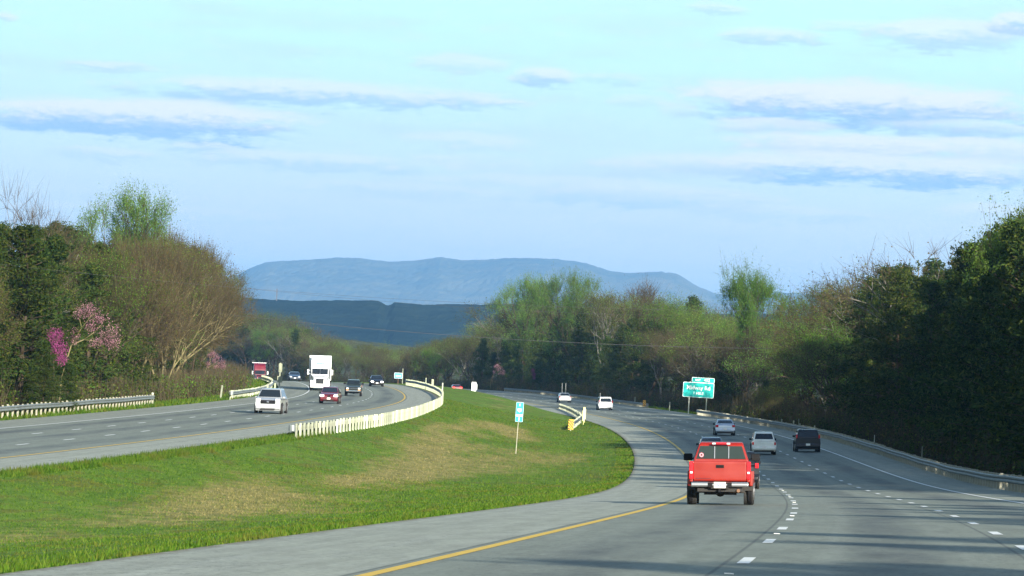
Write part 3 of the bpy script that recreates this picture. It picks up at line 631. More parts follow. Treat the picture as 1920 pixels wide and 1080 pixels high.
    # tailgate
    tg=MB();tg.prism([(.735,y0+.03,.66),(.735,y0+.0,.70),(.735,y0-.004,.90),(.735,y0+.012,.98),(.735,y0+.0,1.16),(.735,y0+.02,1.225),(.735,y0+.09,1.225),(.735,y0+.09,.66)])
    tg=tg.build('tailgate',P,rt,bevel=.015)
    MB().box((.0,y0-.006,1.075),(.22,.02,.085)).build('handle_recess',M['black'],tg,bevel=.02);MB().box((0,y0-.022,1.083),(.17,.02,.035)).build('handle',M['dullchrome'] if 0 else M['black'],tg,bevel=.008)
    MB().box((-.47,y0-.004,.735),(.42,.006,.018)).build('model_strip',M['darkred'],tg)
    b=MB();b.box((0,y0+1.86,1.725),(.30,.05,.05));b.build('centre_brake_lamp',M['redlens'],cab,bevel=.01)
    for s in (-1,1): MB().box((s*.205+.0,y0+1.862,1.722),(.10,.05,.05)).build('cargo_lamp',M['lens'],cab,bevel=.01)
    b=MB()
    b.prism([(.80,y0-.10,.50),(.80,y0-.13,.54),(.80,y0-.12,.615),(.80,y0-.04,.64),(.80,y0+.08,.64),(.80,y0+.08,.50)])
    bp=b.build('rear_bumper',M['dullchrome'],rt,bevel=.02)
    for s in (-1,1): MB().box((s*.56,y0-.128,.622),(.46,.035,.028)).build('bumper_shine_strip',M['chrome'],bp,bevel=.008);MB().box((s*.27,y0-.128,.555),(.13,.03,.14)).build('bumper_pocket',M['black'],bp,bevel=.02)
    MB().box((0,y0-.10,.535),(.50,.05,.17)).build('plate_recess',M['under'],bp,bevel=.01)
    pl=MB().box((0,y0-.142,.555),(.325,.012,.165)).build('licence_plate',M['plate'],bp,bevel=.004)
    if not front:
        text('84 T',.12,M['platetext'],pl,(.03,y0-.150,.55),.004,name='plate_number')
    b=MB();b.box((0,y0+.3,.44),(1.25,.5,.14));b.box((0,y0+1.2,.36),(.9,1.6,.16));b.cyl((0,y0+1.02,.37),.045,1.4,'x',10);b.cyl((0,y0+1.02,.36),.14,.30,'y',12);b.box((0,0,.42),(1.4,L*.8,.16));b.build('chassis',M['under'],rt)
    MB().cyl((.52,y0+.25,.40),.05,.55,'y',10).build('exhaust_pipe',M['rust'],rt);MB().box((.40,y0+.55,.42),(.28,.5,.16)).build('silencer',M['rust'],rt,bevel=.04)
    MB().cyl((0,y0-.02,.40),.045,.30,'y',8).build('tow_hitch',M['black'],rt)
    MB().prism([(.80,L/2+.02,.46),(.80,L/2+.07,.50),(.80,L/2+.07,.62),(.80,L/2+.0,.64)]).build('front_bumper',M['chrome' if toward else 'dullchrome'],rt,bevel=.02)
    gr=MB().box((0,L/2+.005,.82),(.92,.05,.24)).build('grille',M['black'],rt,bevel=.02);MB().box((0,L/2+.035,.82),(.90,.02,.045)).build('grille_bar',M['chrome'],gr,bevel=.008)
    return rt
pickup('bright red pickup truck with chrome bumper and white plate, nearest vehicle','R',120.4,1.56,'red',False)
pickup('dark green pickup truck with amber turn signals in the oncoming lanes','L',463.6,-5.56,'greenp',True,front=True)
def semi(label,side,Y,u,P,txt,toward=True,trailer='trailer',sc=1.):
    rt=empty('semi_truck');tag(rt,label,'semi truck');place(rt,side,Y+3.6*sc,u,toward);rt.scale=(sc,)*3
    P_=M[P];F=3.6   # front bumper face at +3.6
    b=MB();b.prism([(1.02,F-2.3,.55),(1.02,F-2.2,1.75),(.98,F-1.9,1.80),(.80,F-.5,1.55),(.72,F-.12,1.40),(.72,F-.05,.80),(.80,F-.1,.55)])
    b.build('hood',P_,rt,bevel=.09,seg=3)
    for s in (-1,1):
        f=MB();f.prism([(.20,F-1.7,.80),(.20,F-1.45,1.18),(.20,F-.75,1.25),(.18,F-.22,1.12),(.18,F-.12,.72),(.20,F-.3,.55)])
        f=f.build('fender',P_,rt,bevel=.08,seg=3);f.location.x=s*.98
        MB().box((s*.98,F-.14,.93),(.30,.12,.30)).build('headlight',M['lens'],rt,bevel=.05)
        mr=MB();mr.box((s*1.42,F-2.05,2.15),(.20,.12,.62));mr.box((s*1.30,F-2.1,2.32),(.3,.04,.04));mr.box((s*1.30,F-2.1,1.95),(.3,.04,.04));mr.build('mirror',M['white'],rt,bevel=.02)
        MB().cyl((s*1.12,F-3.6,2.4),.08,2.2,'z',10).build('exhaust_stack',M['chrome'],rt)
        for yy in (F-1.1,F-5.6,F-6.9): wheel(rt,s*1.02,yy,.50,.32)
        for yy in (F-17.2,F-18.4): wheel(rt,s*1.05,yy,.50,.50)
    b=MB();b.prism([(1.10,F-4.1,.75),(1.12,F-4.1,2.6),(1.12,F-2.75,2.62),(1.04,F-2.5,2.58),(1.0,F-2.15,1.80),(1.05,F-2.1,.75)]);b.build('cab',P_,rt,bevel=.06,seg=3)
    b=MB();b.prism([(1.12,F-4.1,2.58),(1.10,F-4.1,4.0),(1.06,F-3.7,3.98),(1.08,F-2.9,3.55),(1.08,F-2.6,2.9),(1.05,F-2.5,2.58)]);wf=b.build('roof_fairing',P_,rt,bevel=.08,seg=3)
    for s in (-1,1):
        q=[(s*.02,F-2.065,1.90),(s*.93,F-2.12,1.92),(s*.93,F-2.42,2.55),(s*.02,F-2.38,2.58)]
        MB().add(q+[(x,y-.04,z) for x,y,z in q],[(0,1,2,3),(7,6,5,4),(0,4,5,1),(1,5,6,2),(2,6,7,3),(3,7,4,0)]).build('windscreen',M['glass'],rt)
        MB().box((s*1.11,F-2.9,2.2),(.04,.75,.55)).build('side_window',M['glass'],rt)
    g_=MB().box((0,F-.06,1.10),(.86,.08,.62)).build('grille',M['black'],rt,bevel=.04)
    for k in range(5): MB().box((0,F-.005,.86+.12*k),(.80,.02,.025)).build('grille_bar',M['chrome'],g_)
    for s in (-1,1): MB().box((s*.44,F-.0,1.10),(.05,.05,.66)).build('grille_trim',M['chrome'],g_,bevel=.01)
    MB().prism([(1.10,F-.55,.30),(1.12,F-.10,.32),(1.12,F-.0,.40),(1.12,F-.0,.66),(1.08,F-.15,.72),(1.1,F-.5,.70)]).build('bumper',M['whitep' if P=='whitep' else 'chrome'],rt,bevel=.05,seg=3)
    MB().box((0,F+.006,.48),(.36,.012,.16)).build('licence_plate',M['plate'],rt)
    MB().box((0,F-3.6,.62),(1.7,6.2,.35)).build('chassis',M['under'],rt)
    t=MB().box((0,F-11.9,2.62),(2.60,14.6,2.86)).build('trailer',M[trailer],rt,bevel=.03)
    MB().box((0,F-4.58,4.03),(2.62,.06,.09)).build('trailer_edge',M['white'],t)
    for s in (-1,1): MB().box((s*1.31,F-11.9,1.25),(.02,14.5,.12)).build('trailer_rail',M['dullchrome'],t);MB().box((s*1.0,F-12,.80),(.05,5,.7)).build('side_skirt',M['white'],t)
    if txt: text(txt,.34,mat('truck_lettering_'+P,(.12,.26,.36) if P=='whitep' else (.05,.02,.03),.5),wf,(0,F-2.60,3.16),.012,rx=math.pi/2,rz=math.pi,sx=1.4).rotation_euler=(R_(78),0,math.pi)
    return rt
semi('white semi truck with a tall roof fairing coming toward the camera','L',506,-9.75,'whitep','EPES')
semi('red semi truck with a pale roof edge behind the left guardrail','L',800,-4.6,'semired',None,trailer='black')
# ---------------------------------------------------------------- power cables over the highway
def cable(label,p,q,sag,r=.03,light=False):
    p=Vector(p);q=Vector(q);n=40;b=MB();pts=[p.lerp(q,i/n)-Vector((0,0,4*sag*(i/n)*(1-i/n))) for i in range(n+1)]
    for a,c in zip(pts,pts[1:]): b.tube(a,c,r,r,5)
    tag(b.build('power_cable',M['galv' if light else 'cable']),label,'cable','power cables across the highway')
cable('dark power cable crossing low in front of the hills from left to right',(-62,500,7.4),(58,505,5.2),2.9,.022)
cable('pale power cable crossing in front of the left trees above the pink redbud',(-52,300,7.0),(20,310,5.0),1.3,.007)
cable('thin pale power cable crossing in front of the right hand trees and far ridge',(-60,700,12.2),(70,710,12.0),2.6,.014)
#@@PART3
# ---------------------------------------------------------------- trees
M['bark']=bark_mat('brown_bark',(.030,.024,.016),(.075,.056,.036))
M['palebark']=bark_mat('pale_lichen_bark',(.10,.085,.042),(.21,.18,.088))
M['greybark']=bark_mat('grey_bark',(.09,.085,.075),(.20,.19,.16))
M['twig']=bark_mat('fine_twigs',(.036,.029,.017),(.080,.064,.036))
M['needle']=leaf_mat('evergreen_needles',(.008,.022,.006),(.044,.074,.017),.2)
M['needle2']=leaf_mat('olive_needles',(.018,.034,.007),(.075,.092,.020),.2)
M['green']=leaf_mat('fresh_green_leaves',(.060,.140,.015),(.155,.26,.036),.5)
M['palegreen']=leaf_mat('pale_new_leaves',(.085,.155,.034),(.19,.28,.07),.5)
M['olive']=leaf_mat('olive_budding_leaves',(.036,.056,.010),(.115,.135,.026),.35)
M['rustbud']=leaf_mat('rusty_buds',(.050,.040,.016),(.125,.090,.036),.35)
M['tanbud']=leaf_mat('tan_catkins',(.07,.06,.026),(.15,.12,.052),.35)
M['pink']=leaf_mat('redbud_blossom',(.28,.12,.17),(.54,.29,.36),.4)
M['magenta']=leaf_mat('dark_redbud_blossom',(.17,.035,.10),(.28,.07,.17),.3)
def quads(c,size,rs,asp=.6,up=0.):
    n=len(c);a=rs.randn(n,3);a/=np.linalg.norm(a,axis=1)[:,None];a[:,2]*=(1-up);b=rs.randn(n,3);b-=a*(a*b).sum(1)[:,None]/np.maximum((a*a).sum(1)[:,None],1e-6);b/=np.linalg.norm(b,axis=1)[:,None]
    s=(size*(.6+.8*rs.rand(n)))[:,None];a=a*s*.5;b=b*s*.5*asp
    V=np.stack([c-a,c-b*1.0,c+a,c+b*1.0],1).reshape(-1,3)
    return V,np.arange(n*4).reshape(n,4)
def ribbons(p,q,w,rs):
    d=q-p;r=rs.randn(len(p),3);s=np.cross(d,r);s/=np.maximum(np.linalg.norm(s,axis=1)[:,None],1e-6);s=s*w[:,None]*.5
    return np.stack([p-s,p+s,q+s*.3,q-s*.3],1).reshape(-1,3),np.arange(len(p)*4).reshape(-1,4)
def skeleton(seed,H,spread=.5,stems=1,first=.28,levels=5,upb=.35,lean=.0,kids=(2,3)):
    r=random.Random(seed);segs=[];tips=[]
    def grow(p,d,L,rad,lv):
        n=3 if lv<2 else 2;q=p
        for i in range(n):
            d=(d+Vector((r.gauss(0,1),r.gauss(0,1),r.gauss(0,.6)))*.13+Vector((0,0,upb*.12))).normalized()
            q2=q+d*(L/n);r1=rad*(1-.30*(i+1)/n);segs.append((q,q2,rad*(1-.30*i/n),r1,lv));
            if lv>=1 and i<n-1 and r.random()<.55 and lv<levels: side(q2,d,L*.55,r1*.5,lv+1)
            q=q2
        if lv>=levels: tips.append((q,d));return
        k=r.choice(kids) if lv else r.choice((3,4))
        ph=r.random()*6.28
        for j in range(k):
            a=ph+6.28*j/k+r.gauss(0,.3);th=spread*(.6+.7*r.random());o=d.orthogonal().normalized();o2=d.cross(o)
            nd=(d*math.cos(th)+(o*math.cos(a)+o2*math.sin(a))*math.sin(th)).normalized()
            grow(q,nd,L*(.68+.2*r.random()),rad*.62,lv+1)
    def side(p,d,L,rad,lv):
        a=r.random()*6.28;th=.6+.5*r.random();o=d.orthogonal().normalized();o2=d.cross(o)
        nd=(d*math.cos(th)+(o*math.cos(a)+o2*math.sin(a))*math.sin(th)).normalized();grow(p,nd,L,rad,max(lv,3))
    for s in range(stems):
        a=6.28*s/stems+r.random();t=0 if stems==1 else .22+.15*r.random()
        d=Vector((math.cos(a)*t+lean,math.sin(a)*t,1)).normalized()
        grow(Vector((math.cos(a)*.15*(stems>1),math.sin(a)*.15*(stems>1),-.4)),d,H*first,H*.015*(1 if stems==1 else .75),0)
    top=max(t[0].z for t in tips);k=H/top
    return [(a*k,b*k,c,d,l) for a,b,c,d,l in segs],[(p*k,d) for p,d in tips]
PROTO={}
def finish(kind,segs,tube_lv,crownV,crownF,crownM,mats,bark):
    tm=MB()
    for a,b,r0,r1,l in segs:
        if l<=tube_lv: tm.tube(a,b,max(r0,.012),max(r1,.01),6 if l<2 else 4)
    me=bpy.data.meshes.new(kind+'_trunk');me.from_pydata(tm.v,[],tm.f);me.materials.append(M[bark]);me.polygons.foreach_set('use_smooth',[True]*len(me.polygons));me.update()
    cm=npmesh(kind+'_crown',np.concatenate(crownV),np.concatenate(crownF),mats,np.concatenate(crownM))
    PROTO.setdefault(kind,[]).append((me,cm))
def stackq(parts):
    V=[];F=[];Mi=[];o=0
    for (v,f),m in parts: V.append(v);F.append(f+o);Mi.append(np.full(len(f),m));o+=len(v)
    return V,F,Mi
def decid(kind,seed,leaf,H=14.,nleaf=9,lsize=.20,spreadr=.55,twigs=7,tl=.9,bark='bark',tube=4,leafm2=None,frac=1.,**k):
    segs,tips=skeleton(seed,H,**k);rs=np.random.RandomState(seed)
    T=np.array([tuple(t[0]) for t in tips]);D=np.array([tuple(t[1]) for t in tips])
    fine=[s for s in segs if s[4]>tube]
    parts=[]
    if fine:
        p=np.array([tuple(s[0]) for s in fine]);q=np.array([tuple(s[1]) for s in fine]);parts.append((ribbons(p,q,np.full(len(p),.035),rs),0))
    P=np.repeat(T,twigs,0);DD=np.repeat(D,twigs,0)+rs.randn(len(P),3)*.55+[0,0,.25];P=P-np.repeat(D,twigs,0)*rs.rand(len(P),1)*.6
    Q=P+DD*tl*(.5+.8*rs.rand(len(P),1));parts.append((ribbons(P,Q,np.full(len(P),.026),rs),0))
    n=int(len(Q)*nleaf*frac/max(twigs,1));idx=rs.randint(0,len(Q),n);u=rs.rand(n,1)
    c=P[idx]*(1-u)+Q[idx]*u+rs.randn(n,3)*spreadr*.35
    if n:
        h=n if leafm2 is None else n*2//3
        parts.append((quads(c[:h],np.full(h,lsize),rs),1))
        if leafm2: parts.append((quads(c[h:],np.full(n-h,lsize),rs),2))
    V,F,Mi=stackq(parts);finish(kind,segs,tube,V,F,Mi,[M['twig'],M[leaf]]+([M[leafm2]] if leafm2 else []),bark)
def everg(kind,seed,leaf,H=14.,n=120,rmax=3.0,low=.06,shape=.8,ragged=.35,nq=95,qs=.26,leaf2=None,bark='bark'):
    r=random.Random(seed);rs=np.random.RandomState(seed);segs=[];cl=[]
    q=Vector((0,0,-.3));dx=Vector((0,0,0))
    tr=[]
    for i in range(9):
        q2=Vector((q.x+r.gauss(0,.10),q.y+r.gauss(0,.10),-.3+(H*.97+.3)*(i+1)/9));segs.append((q,q2,.19*(1-i/10),.19*(1-(i+1)/10)+.01,0));tr.append((q,q2));q=q2
    for i in range(n):
        t=low+(1-low)*((i+.5)/n)**.9;z=H*t;seg=tr[min(8,int(t*9))];base=seg[0].lerp(seg[1],(t*9)%1)
        a=r.random()*6.283;prof=(1-t)**shape*(1-.45*math.exp(-((t-low)/.14)**2))
        L=rmax*max(prof,.05)*(1-ragged+2*ragged*r.random())
        ang=.15+.55*t+r.gauss(0,.12);d=Vector((math.cos(a)*math.cos(ang),math.sin(a)*math.cos(ang),math.sin(ang)))
        e=base+d*L-Vector((0,0,.10*L));segs.append((base,e,.045,.015,1))
        m=max(2,int(L/.62))
        for k in range(m):
            s=(k+1)/m
            if s<.30 and m>3: continue
            c=base.lerp(e,s)+Vector((r.gauss(0,.22),r.gauss(0,.22),r.gauss(0,.12)));cl.append((c.x,c.y,c.z,.30+.26*r.random()+.10*(1-t)))
    cl=np.array(cl);idx=np.repeat(np.arange(len(cl)),nq);g=rs.randn(len(idx),3);g*= (rs.rand(len(idx),1)**.25)/np.linalg.norm(g,axis=1)[:,None]
    c=cl[idx,:3]+g*cl[idx,3:4]*[1.25,1.25,.75]
    h=len(c) if leaf2 is None else int(len(c)*.6);pm=rs.permutation(len(c));c=c[pm]
    parts=[(quads(c[:h],np.full(h,qs),rs,.32),0)]
    if leaf2: parts.append((quads(c[h:],np.full(len(c)-h,qs),rs,.32),1))
    V,F,Mi=stackq(parts);finish(kind,segs,1,V,F,Mi,[M[leaf]]+([M[leaf2]] if leaf2 else []),bark)
everg('dark_evergreen',1,'needle',n=115,rmax=3.3,nq=52,leaf2='needle2')
everg('dark_evergreen',2,'needle',n=105,rmax=2.9,shape=.65,ragged=.5,nq=52,leaf2='needle2')
everg('dark_evergreen',3,'needle2',n=100,rmax=3.6,shape=.55,ragged=.55,nq=48,leaf2='needle')
everg('narrow_cedar',4,'needle',n=110,rmax=1.7,shape=.7,ragged=.3,nq=48,H=14,leaf2='needle2')
decid('green_tree',11,'green',nleaf=52,lsize=.135,spreadr=.7,twigs=5,spread=.46)
decid('green_tree',12,'green',nleaf=46,lsize=.135,spreadr=.75,twigs=5,spread=.55,leafm2='palegreen')
decid('green_tree',31,'green',nleaf=150,lsize=.12,spreadr=.55,twigs=6,spread=.42,upb=.5,leafm2='palegreen')
decid('pale_green_tree',13,'palegreen',nleaf=34,lsize=.14,spreadr=.6,twigs=6,spread=.45,bark='greybark')
decid('pale_green_tree',14,'palegreen',nleaf=32,lsize=.14,spreadr=.6,twigs=6,spread=.42,leafm2='olive')
decid('pale_green_tree',33,'palegreen',nleaf=110,lsize=.125,spreadr=.6,twigs=6,spread=.44,upb=.45,leafm2='green')
decid('olive_tree',15,'olive',nleaf=24,lsize=.15,spreadr=.8,twigs=6,spread=.38,leafm2='rustbud')
decid('olive_tree',16,'olive',nleaf=26,lsize=.15,spreadr=.8,twigs=6,spread=.42,bark='greybark')
decid('olive_tree',17,'olive',nleaf=22,lsize=.15,spreadr=.8,twigs=6,spread=.36,leafm2='green')
decid('rusty_tree',18,'rustbud',nleaf=13,lsize=.13,spreadr=.7,twigs=8,spread=.36,tl=.9,leafm2='tanbud')
decid('rusty_tree',19,'rustbud',nleaf=12,lsize=.13,spreadr=.7,twigs=8,spread=.40,tl=.9,leafm2='olive')
decid('tan_spreading_tree',20,'tanbud',nleaf=6,lsize=.14,spreadr=.6,twigs=9,spread=.62,tl=.9,bark='greybark',leafm2='olive')
decid('bare_tree',21,'tanbud',nleaf=0,lsize=.1,twigs=8,tl=1.0,spread=.45,bark='greybark')
decid('many_stemmed_tree',22,'rustbud',nleaf=11,lsize=.14,spreadr=.7,twigs=7,spread=.38,stems=5,first=.36,bark='palebark',tl=1.0,leafm2='olive')
def redbud(seed,leaf,bark,stems,blobs,n):
    rs=np.random.RandomState(seed);segs=[]
    for pts,r0 in stems:
        for k,(a,b) in enumerate(zip(pts,pts[1:])): segs.append((Vector(a),Vector(b),r0*(1-k/len(pts)),r0*(1-(k+1)/len(pts))+.012,1))
    P=[];Q=[]
    for (cx,cy,cz,rx,rz) in blobs:
        m=int(60*rx*rz)+26;g=rs.randn(m,3);g*=(rs.rand(m,1)**.4)/np.linalg.norm(g,axis=1)[:,None];q=np.array([cx,cy,cz])+g*[rx,rx,rz];p=np.array([cx-.25*rx,cy,cz-.75*rz])+g*.25;P.append(p);Q.append(q)
    P=np.concatenate(P);Q=np.concatenate(Q);k=n//len(Q);idx=np.repeat(np.arange(len(Q)),k);u=.55+.5*rs.rand(len(idx),1);c=P[idx]*(1-u)+Q[idx]*u+rs.randn(len(idx),3)*.13
    V,F,Mi=stackq([(ribbons(P,Q,np.full(len(P),.03),rs),0),(quads(c,np.full(len(c),.095),rs),1)]);finish('redbud_tree',segs,1,V,F,Mi,[M['twig'],M[leaf]],bark)
redbud(23,'pink','palebark',[([(0,0,-.3),(.1,0,2.6),(.75,0,5.2),(1.5,0,6.6),(2.3,0,7.7)],.06),([(1.5,0,6.6),(1.3,.1,7.3),(1.5,.1,7.9)],.03),([(.75,0,5.2),(1.7,.1,5.7),(3.0,.1,5.6),(3.7,0,6.0)],.04),([(1.7,.1,5.7),(2.5,0,6.3),(3.0,0,6.9)],.025)],[(2.1,0,8.1,1.1,.7),(2.9,.1,7.4,.75,.5),(3.75,0,6.4,1.05,.95),(4.0,.2,5.6,.85,.6),(2.7,0,5.6,.6,.35),(1.4,0,7.8,.7,.45),(2.2,0,6.8,.5,.5),(1.0,0,6.0,.5,.7)],2900)
redbud(24,'magenta','bark',[([(0,0,-.3),(.1,0,2.),(.0,0,3.6),(.2,0,5.4)],.09)],[(.1,0,5.4,.55,.55),(.3,0,4.6,.6,.6),(.6,0,3.8,.35,.4)],2400)
ADJ={'dark_evergreen':'dark evergreen tree','narrow_cedar':'narrow dark cedar tree','green_tree':'bright green leafing tree','pale_green_tree':'pale green thinly leaved tree','olive_tree':'olive green budding tree','rusty_tree':'rusty brown budding tree','tan_spreading_tree':'tan twiggy spreading tree','bare_tree':'bare grey branching tree','many_stemmed_tree':'many stemmed tree with pale yellow bark','redbud_tree':'pink flowering redbud tree'}
DESIGN={'redbud_tree':8.}
TREES=[];SEEN={}
def tree(kind,x,y,H,label=None,group=None,v=None,wide=1.,rz=None,cut=0.):
    pr=PROTO[kind];v=rnd.randrange(len(pr)) if v is None else v;tm,cm=pr[v]
    rt=empty(kind,(x,y,G(x,y)-cut));s=H/DESIGN.get(kind,14.);rt.scale=(s*wide,s*wide,s);rt.rotation_euler=(0,0,rnd.random()*6.28 if rz is None else rz)
    a=bpy.data.objects.new('trunk',tm);link(a,rt);b=bpy.data.objects.new('crown',cm);link(b,rt)
    TREES.append((rt,kind,x,y,H,label,group));return rt
f8=8067.;roll=R_(2.6);cr_,sr_=math.cos(roll),math.sin(roll)
# skyline of the woods: bearing slope -> elevation slope (heights the trees grow to along the road)
SKY=[(-200,380),(0,392),(110,404),(140,428),(170,445),(205,445),(215,440),(300,440),(350,440),(380,452),(398,490),(415,545),(450,566),(470,570),(500,580),(512,600),(560,606),(600,622),(640,640),(700,646),(800,646),(830,634),(860,624),(900,612),(930,604),(960,596),(985,562),(1015,552),(1040,575),(1080,548),(1130,565),(1165,556),(1190,545),(1215,560),(1290,556),(1330,580),(1350,604),(1375,585),(1400,566),(1430,592),(1455,612),(1480,622),(1505,616),(1530,570),(1560,548),(1590,528),(1630,498),(1660,486),(1720,478),(1790,460),(1830,450),(1860,436),(1885,415),(1925,395),(2300,330)]
SA=[];SE_=[]
for px,py in SKY: SA.append((cr_*(px-960)+sr_*(py-540))/f8);SE_.append((150-(-sr_*(px-960)+cr_*(py-540)))/f8)
def cap(x,y): return float(np.interp(x/y,SA,SE_))*y
def fitH(x,y,lo,hi,mx=21.):
    c=cap(x,y)-G(x,y);h=max(3.5,min(mx,c*(lo+(hi-lo)*rnd.random())))
    d=(x-24.5)*.4226-(y-554)*.9063;l=(x-24.5)*.9063+(y-554)*.4226   # a gap in the wood lets the sun reach the exit sign
    return min(h,max(3.,.287*d-3.6-G(x,y))) if 0<d<80 and abs(l)<6.5 else h
def pick(w):
    t=rnd.random()*sum(w.values())
    for k,v in w.items():
        t-=v
        if t<=0: return k
    return k
# left wood
y=236.
while y<600:
    p=S('L',y,-21.5-2.5*rnd.random()-(2.5 if y>380 else 0));px=960+p.x/p.y*f8
    w={'dark_evergreen':8,'olive_tree':1.2,'rusty_tree':.6} if px<235 else ({'rusty_tree':2,'many_stemmed_tree':2.0,'olive_tree':4,'dark_evergreen':1.4,'pale_green_tree':.5} if px<400 else {'olive_tree':4,'rusty_tree':2,'green_tree':.6,'pale_green_tree':.5})
    k=pick(w);tree(k,p.x,p.y,fitH(p.x,p.y,.62,.95) if k!='dark_evergreen' else fitH(p.x,p.y,.74,1.0),wide=(1.35 if k=='dark_evergreen' and px<240 else .8 if px<330 else .62));y+=5.6+2.6*rnd.random()
for off,st in ((-29,11.),(-38,15.)):
    y=246.+off*.2
    while y<640:
        p=S('L',y,off-4*rnd.random());px=960+p.x/p.y*f8
        w={'dark_evergreen':9,'olive_tree':.6} if px<205 else {'rusty_tree':1.6,'olive_tree':4,'pale_green_tree':1.2,'dark_evergreen':.8}
        tree(pick(w),p.x,p.y,fitH(p.x,p.y,.86,1.02),wide=1.2 if px<190 else .85 if px<320 else .65);y+=st*(.8+.4*rnd.random())
# right wood, following the curve to the far side
y=248.
while y<1420:
    p=S('R',y,20.5+2.5*rnd.random());px=960+p.x/p.y*f8
    if px>1620: w={'dark_evergreen':8,'narrow_cedar':1.5}
    elif px>1240: w={'olive_tree':3,'rusty_tree':3,'green_tree':.7,'dark_evergreen':1.6,'bare_tree':.5,'narrow_cedar':.5}
    elif px>905: w={'dark_evergreen':8,'narrow_cedar':1.,'rusty_tree':.3}
    else: w={'olive_tree':5,'rusty_tree':1.2,'green_tree':1.2,'pale_green_tree':.6,'tan_spreading_tree':.5,'dark_evergreen':.9}
    k=pick(w);lo,hi=(.58,.88) if 905<px<1620 else (.70,.97)
    if px>1620: lo,hi=.84,1.0
    if 478<y<556: lo,hi=.34,.48
    tree(k,p.x,p.y,fitH(p.x,p.y,lo,hi),wide=1.15);y+=(7.5 if y<650 else 11.)*(.8+.45*rnd.random())
for off,st,lo,hi in ((29.,13.,.74,.96),(41.,19.,.92,1.03)):
    y=232.+off
    while y<1450:
        p=S('R',y,off+5*rnd.random());px=960+p.x/p.y*f8
        if px>1660: w={'dark_evergreen':6,'narrow_cedar':.5}
        elif px>905: w={'olive_tree':4,'rusty_tree':1.7,'green_tree':2.4,'pale_green_tree':1.3,'tan_spreading_tree':.7,'dark_evergreen':(2.2 if px<1130 else .8) if off>30 else (6 if px<1180 else 2.2)}
        else: w={'olive_tree':5,'rusty_tree':1.4,'green_tree':1.6,'dark_evergreen':1.2}
        tree(pick(w),p.x,p.y,fitH(p.x,p.y,lo,hi),wide=1.2);y+=st*(.8+.4*rnd.random())*(1 if y<900 else 1.25)
for off,st,ww in ((25.5,7.5,1.35),(33.,8.5,1.4)):
    y=168.+off*.3
    while y<352:
        p=S('R',y,off+1.5*rnd.random());tree('dark_evergreen' if rnd.random()<.85 else 'narrow_cedar',p.x,p.y,fitH(p.x,p.y,.93,1.02,20.),wide=ww);y+=st*(.85+.3*rnd.random())
# single trees that stand out
def solo(kind,side,Y,off,top,label,v=None,wide=1.,rz=None,mx=24):
    p=S(side,Y,off);tree(kind,p.x,p.y,min(mx,top-G(p.x,p.y)),label,None,v,wide,rz)
def solo_xy(kind,x,y,topz,label,v=None,wide=1.,rz=None): tree(kind,x,y,topz-G(x,y),label,None,v,wide,rz)
solo_xy('pale_green_tree',-41.,468,16.7,'rounded pale green tree top rising highest above the left wood',2,.66,1.)
solo_xy('bare_tree',-43.5,385,13.6,'bare grey tree top poking above the dark evergreens at the far left',0,.8)
solo_xy('many_stemmed_tree',-32.0,398,10.0,'broad many stemmed tree with pale yellow trunks behind the left guardrail end',0,.62,.6)
solo_xy('many_stemmed_tree',-33.8,388,9.5,'smaller many stemmed yellowish tree between the redbuds and the left guardrail end',0,.65,2.4)
def rb(x,y,s,label,v,rz=0.): tree('redbud_tree',x,y,8.*s,label,None,v,1.,rz)
rb(-31.4,302,.9,'pink redbud with two large blossom clusters against dark evergreens',0)
rb(-31.7,300,1.,'magenta redbud at the lower left of the larger pink redbud',1)
for x_,y_,h_ in ((-31.6,293,5.0),(-30.9,288,4.0),(-30.2,296,3.4)): tree('dark_evergreen',x_,y_,h_,'low dark evergreen at the foot of the redbuds','low evergreens below the redbuds',None,1.5)
rb(-33.2,468,.55,'small dusty pink redbud at the edge of the left wood near the red semi',0)
rb(-3.4,842,.62,'small pink redbud in the dark wood right of the white sign',0,0.)
rb(4.6,800,.8,'dim purple pink redbud among the dark evergreens above the grassy mound',1,1.)
solo_xy('pale_green_tree',4.6,868,17.6,'pale green round topped tree at the left end of the tall right wood',2,.75,1.)
solo_xy('pale_green_tree',12.2,790,17.0,'tall pale green tree against the mountain, right of the round topped one',2,.75,2.)
solo_xy('rusty_tree',20.3,705,14.3,'tall rusty brown tree top against the mountain above the white minivan',0,.9,2.)
solo_xy('green_tree',21.6,672,11.2,'bright yellow green tree below the rusty tree top in the right wood',0,1.1,2.)
solo_xy('green_tree',30.6,561,14.6,'tall bright green tree standing alone against the sky right of the exit sign',2,.62,4.)
solo_xy('green_tree',27.2,600,8.6,'low yellow green tree just above and left of the green exit sign',1,1.1,2.)
solo_xy('green_tree',38.0,452,7.4,'bright green tree low in the wood above the start of the shaded guardrail',1,1.1,.5)
solo_xy('olive_tree',17.0,752,13.6,'olive tree top between the tall pale green tree and the rusty one',1,.9,.5)
solo_xy('tan_spreading_tree',36.2,400,12.9,'wide tan twiggy tree against the sky on the right',0,1.25,1.)
solo_xy('tan_spreading_tree',35.6,446,11.0,'smaller tan twiggy tree left of the wide tan one against the sky',0,1.1,3.)
solo_xy('green_tree',36.2,284,13.0,'tallest bright green tree at the right edge of the photo',2,.75,1.)
solo_xy('dark_evergreen',34.0,292,11.6,'dark evergreen standing just left of the tallest green tree at the right edge',0,1.2,2.)
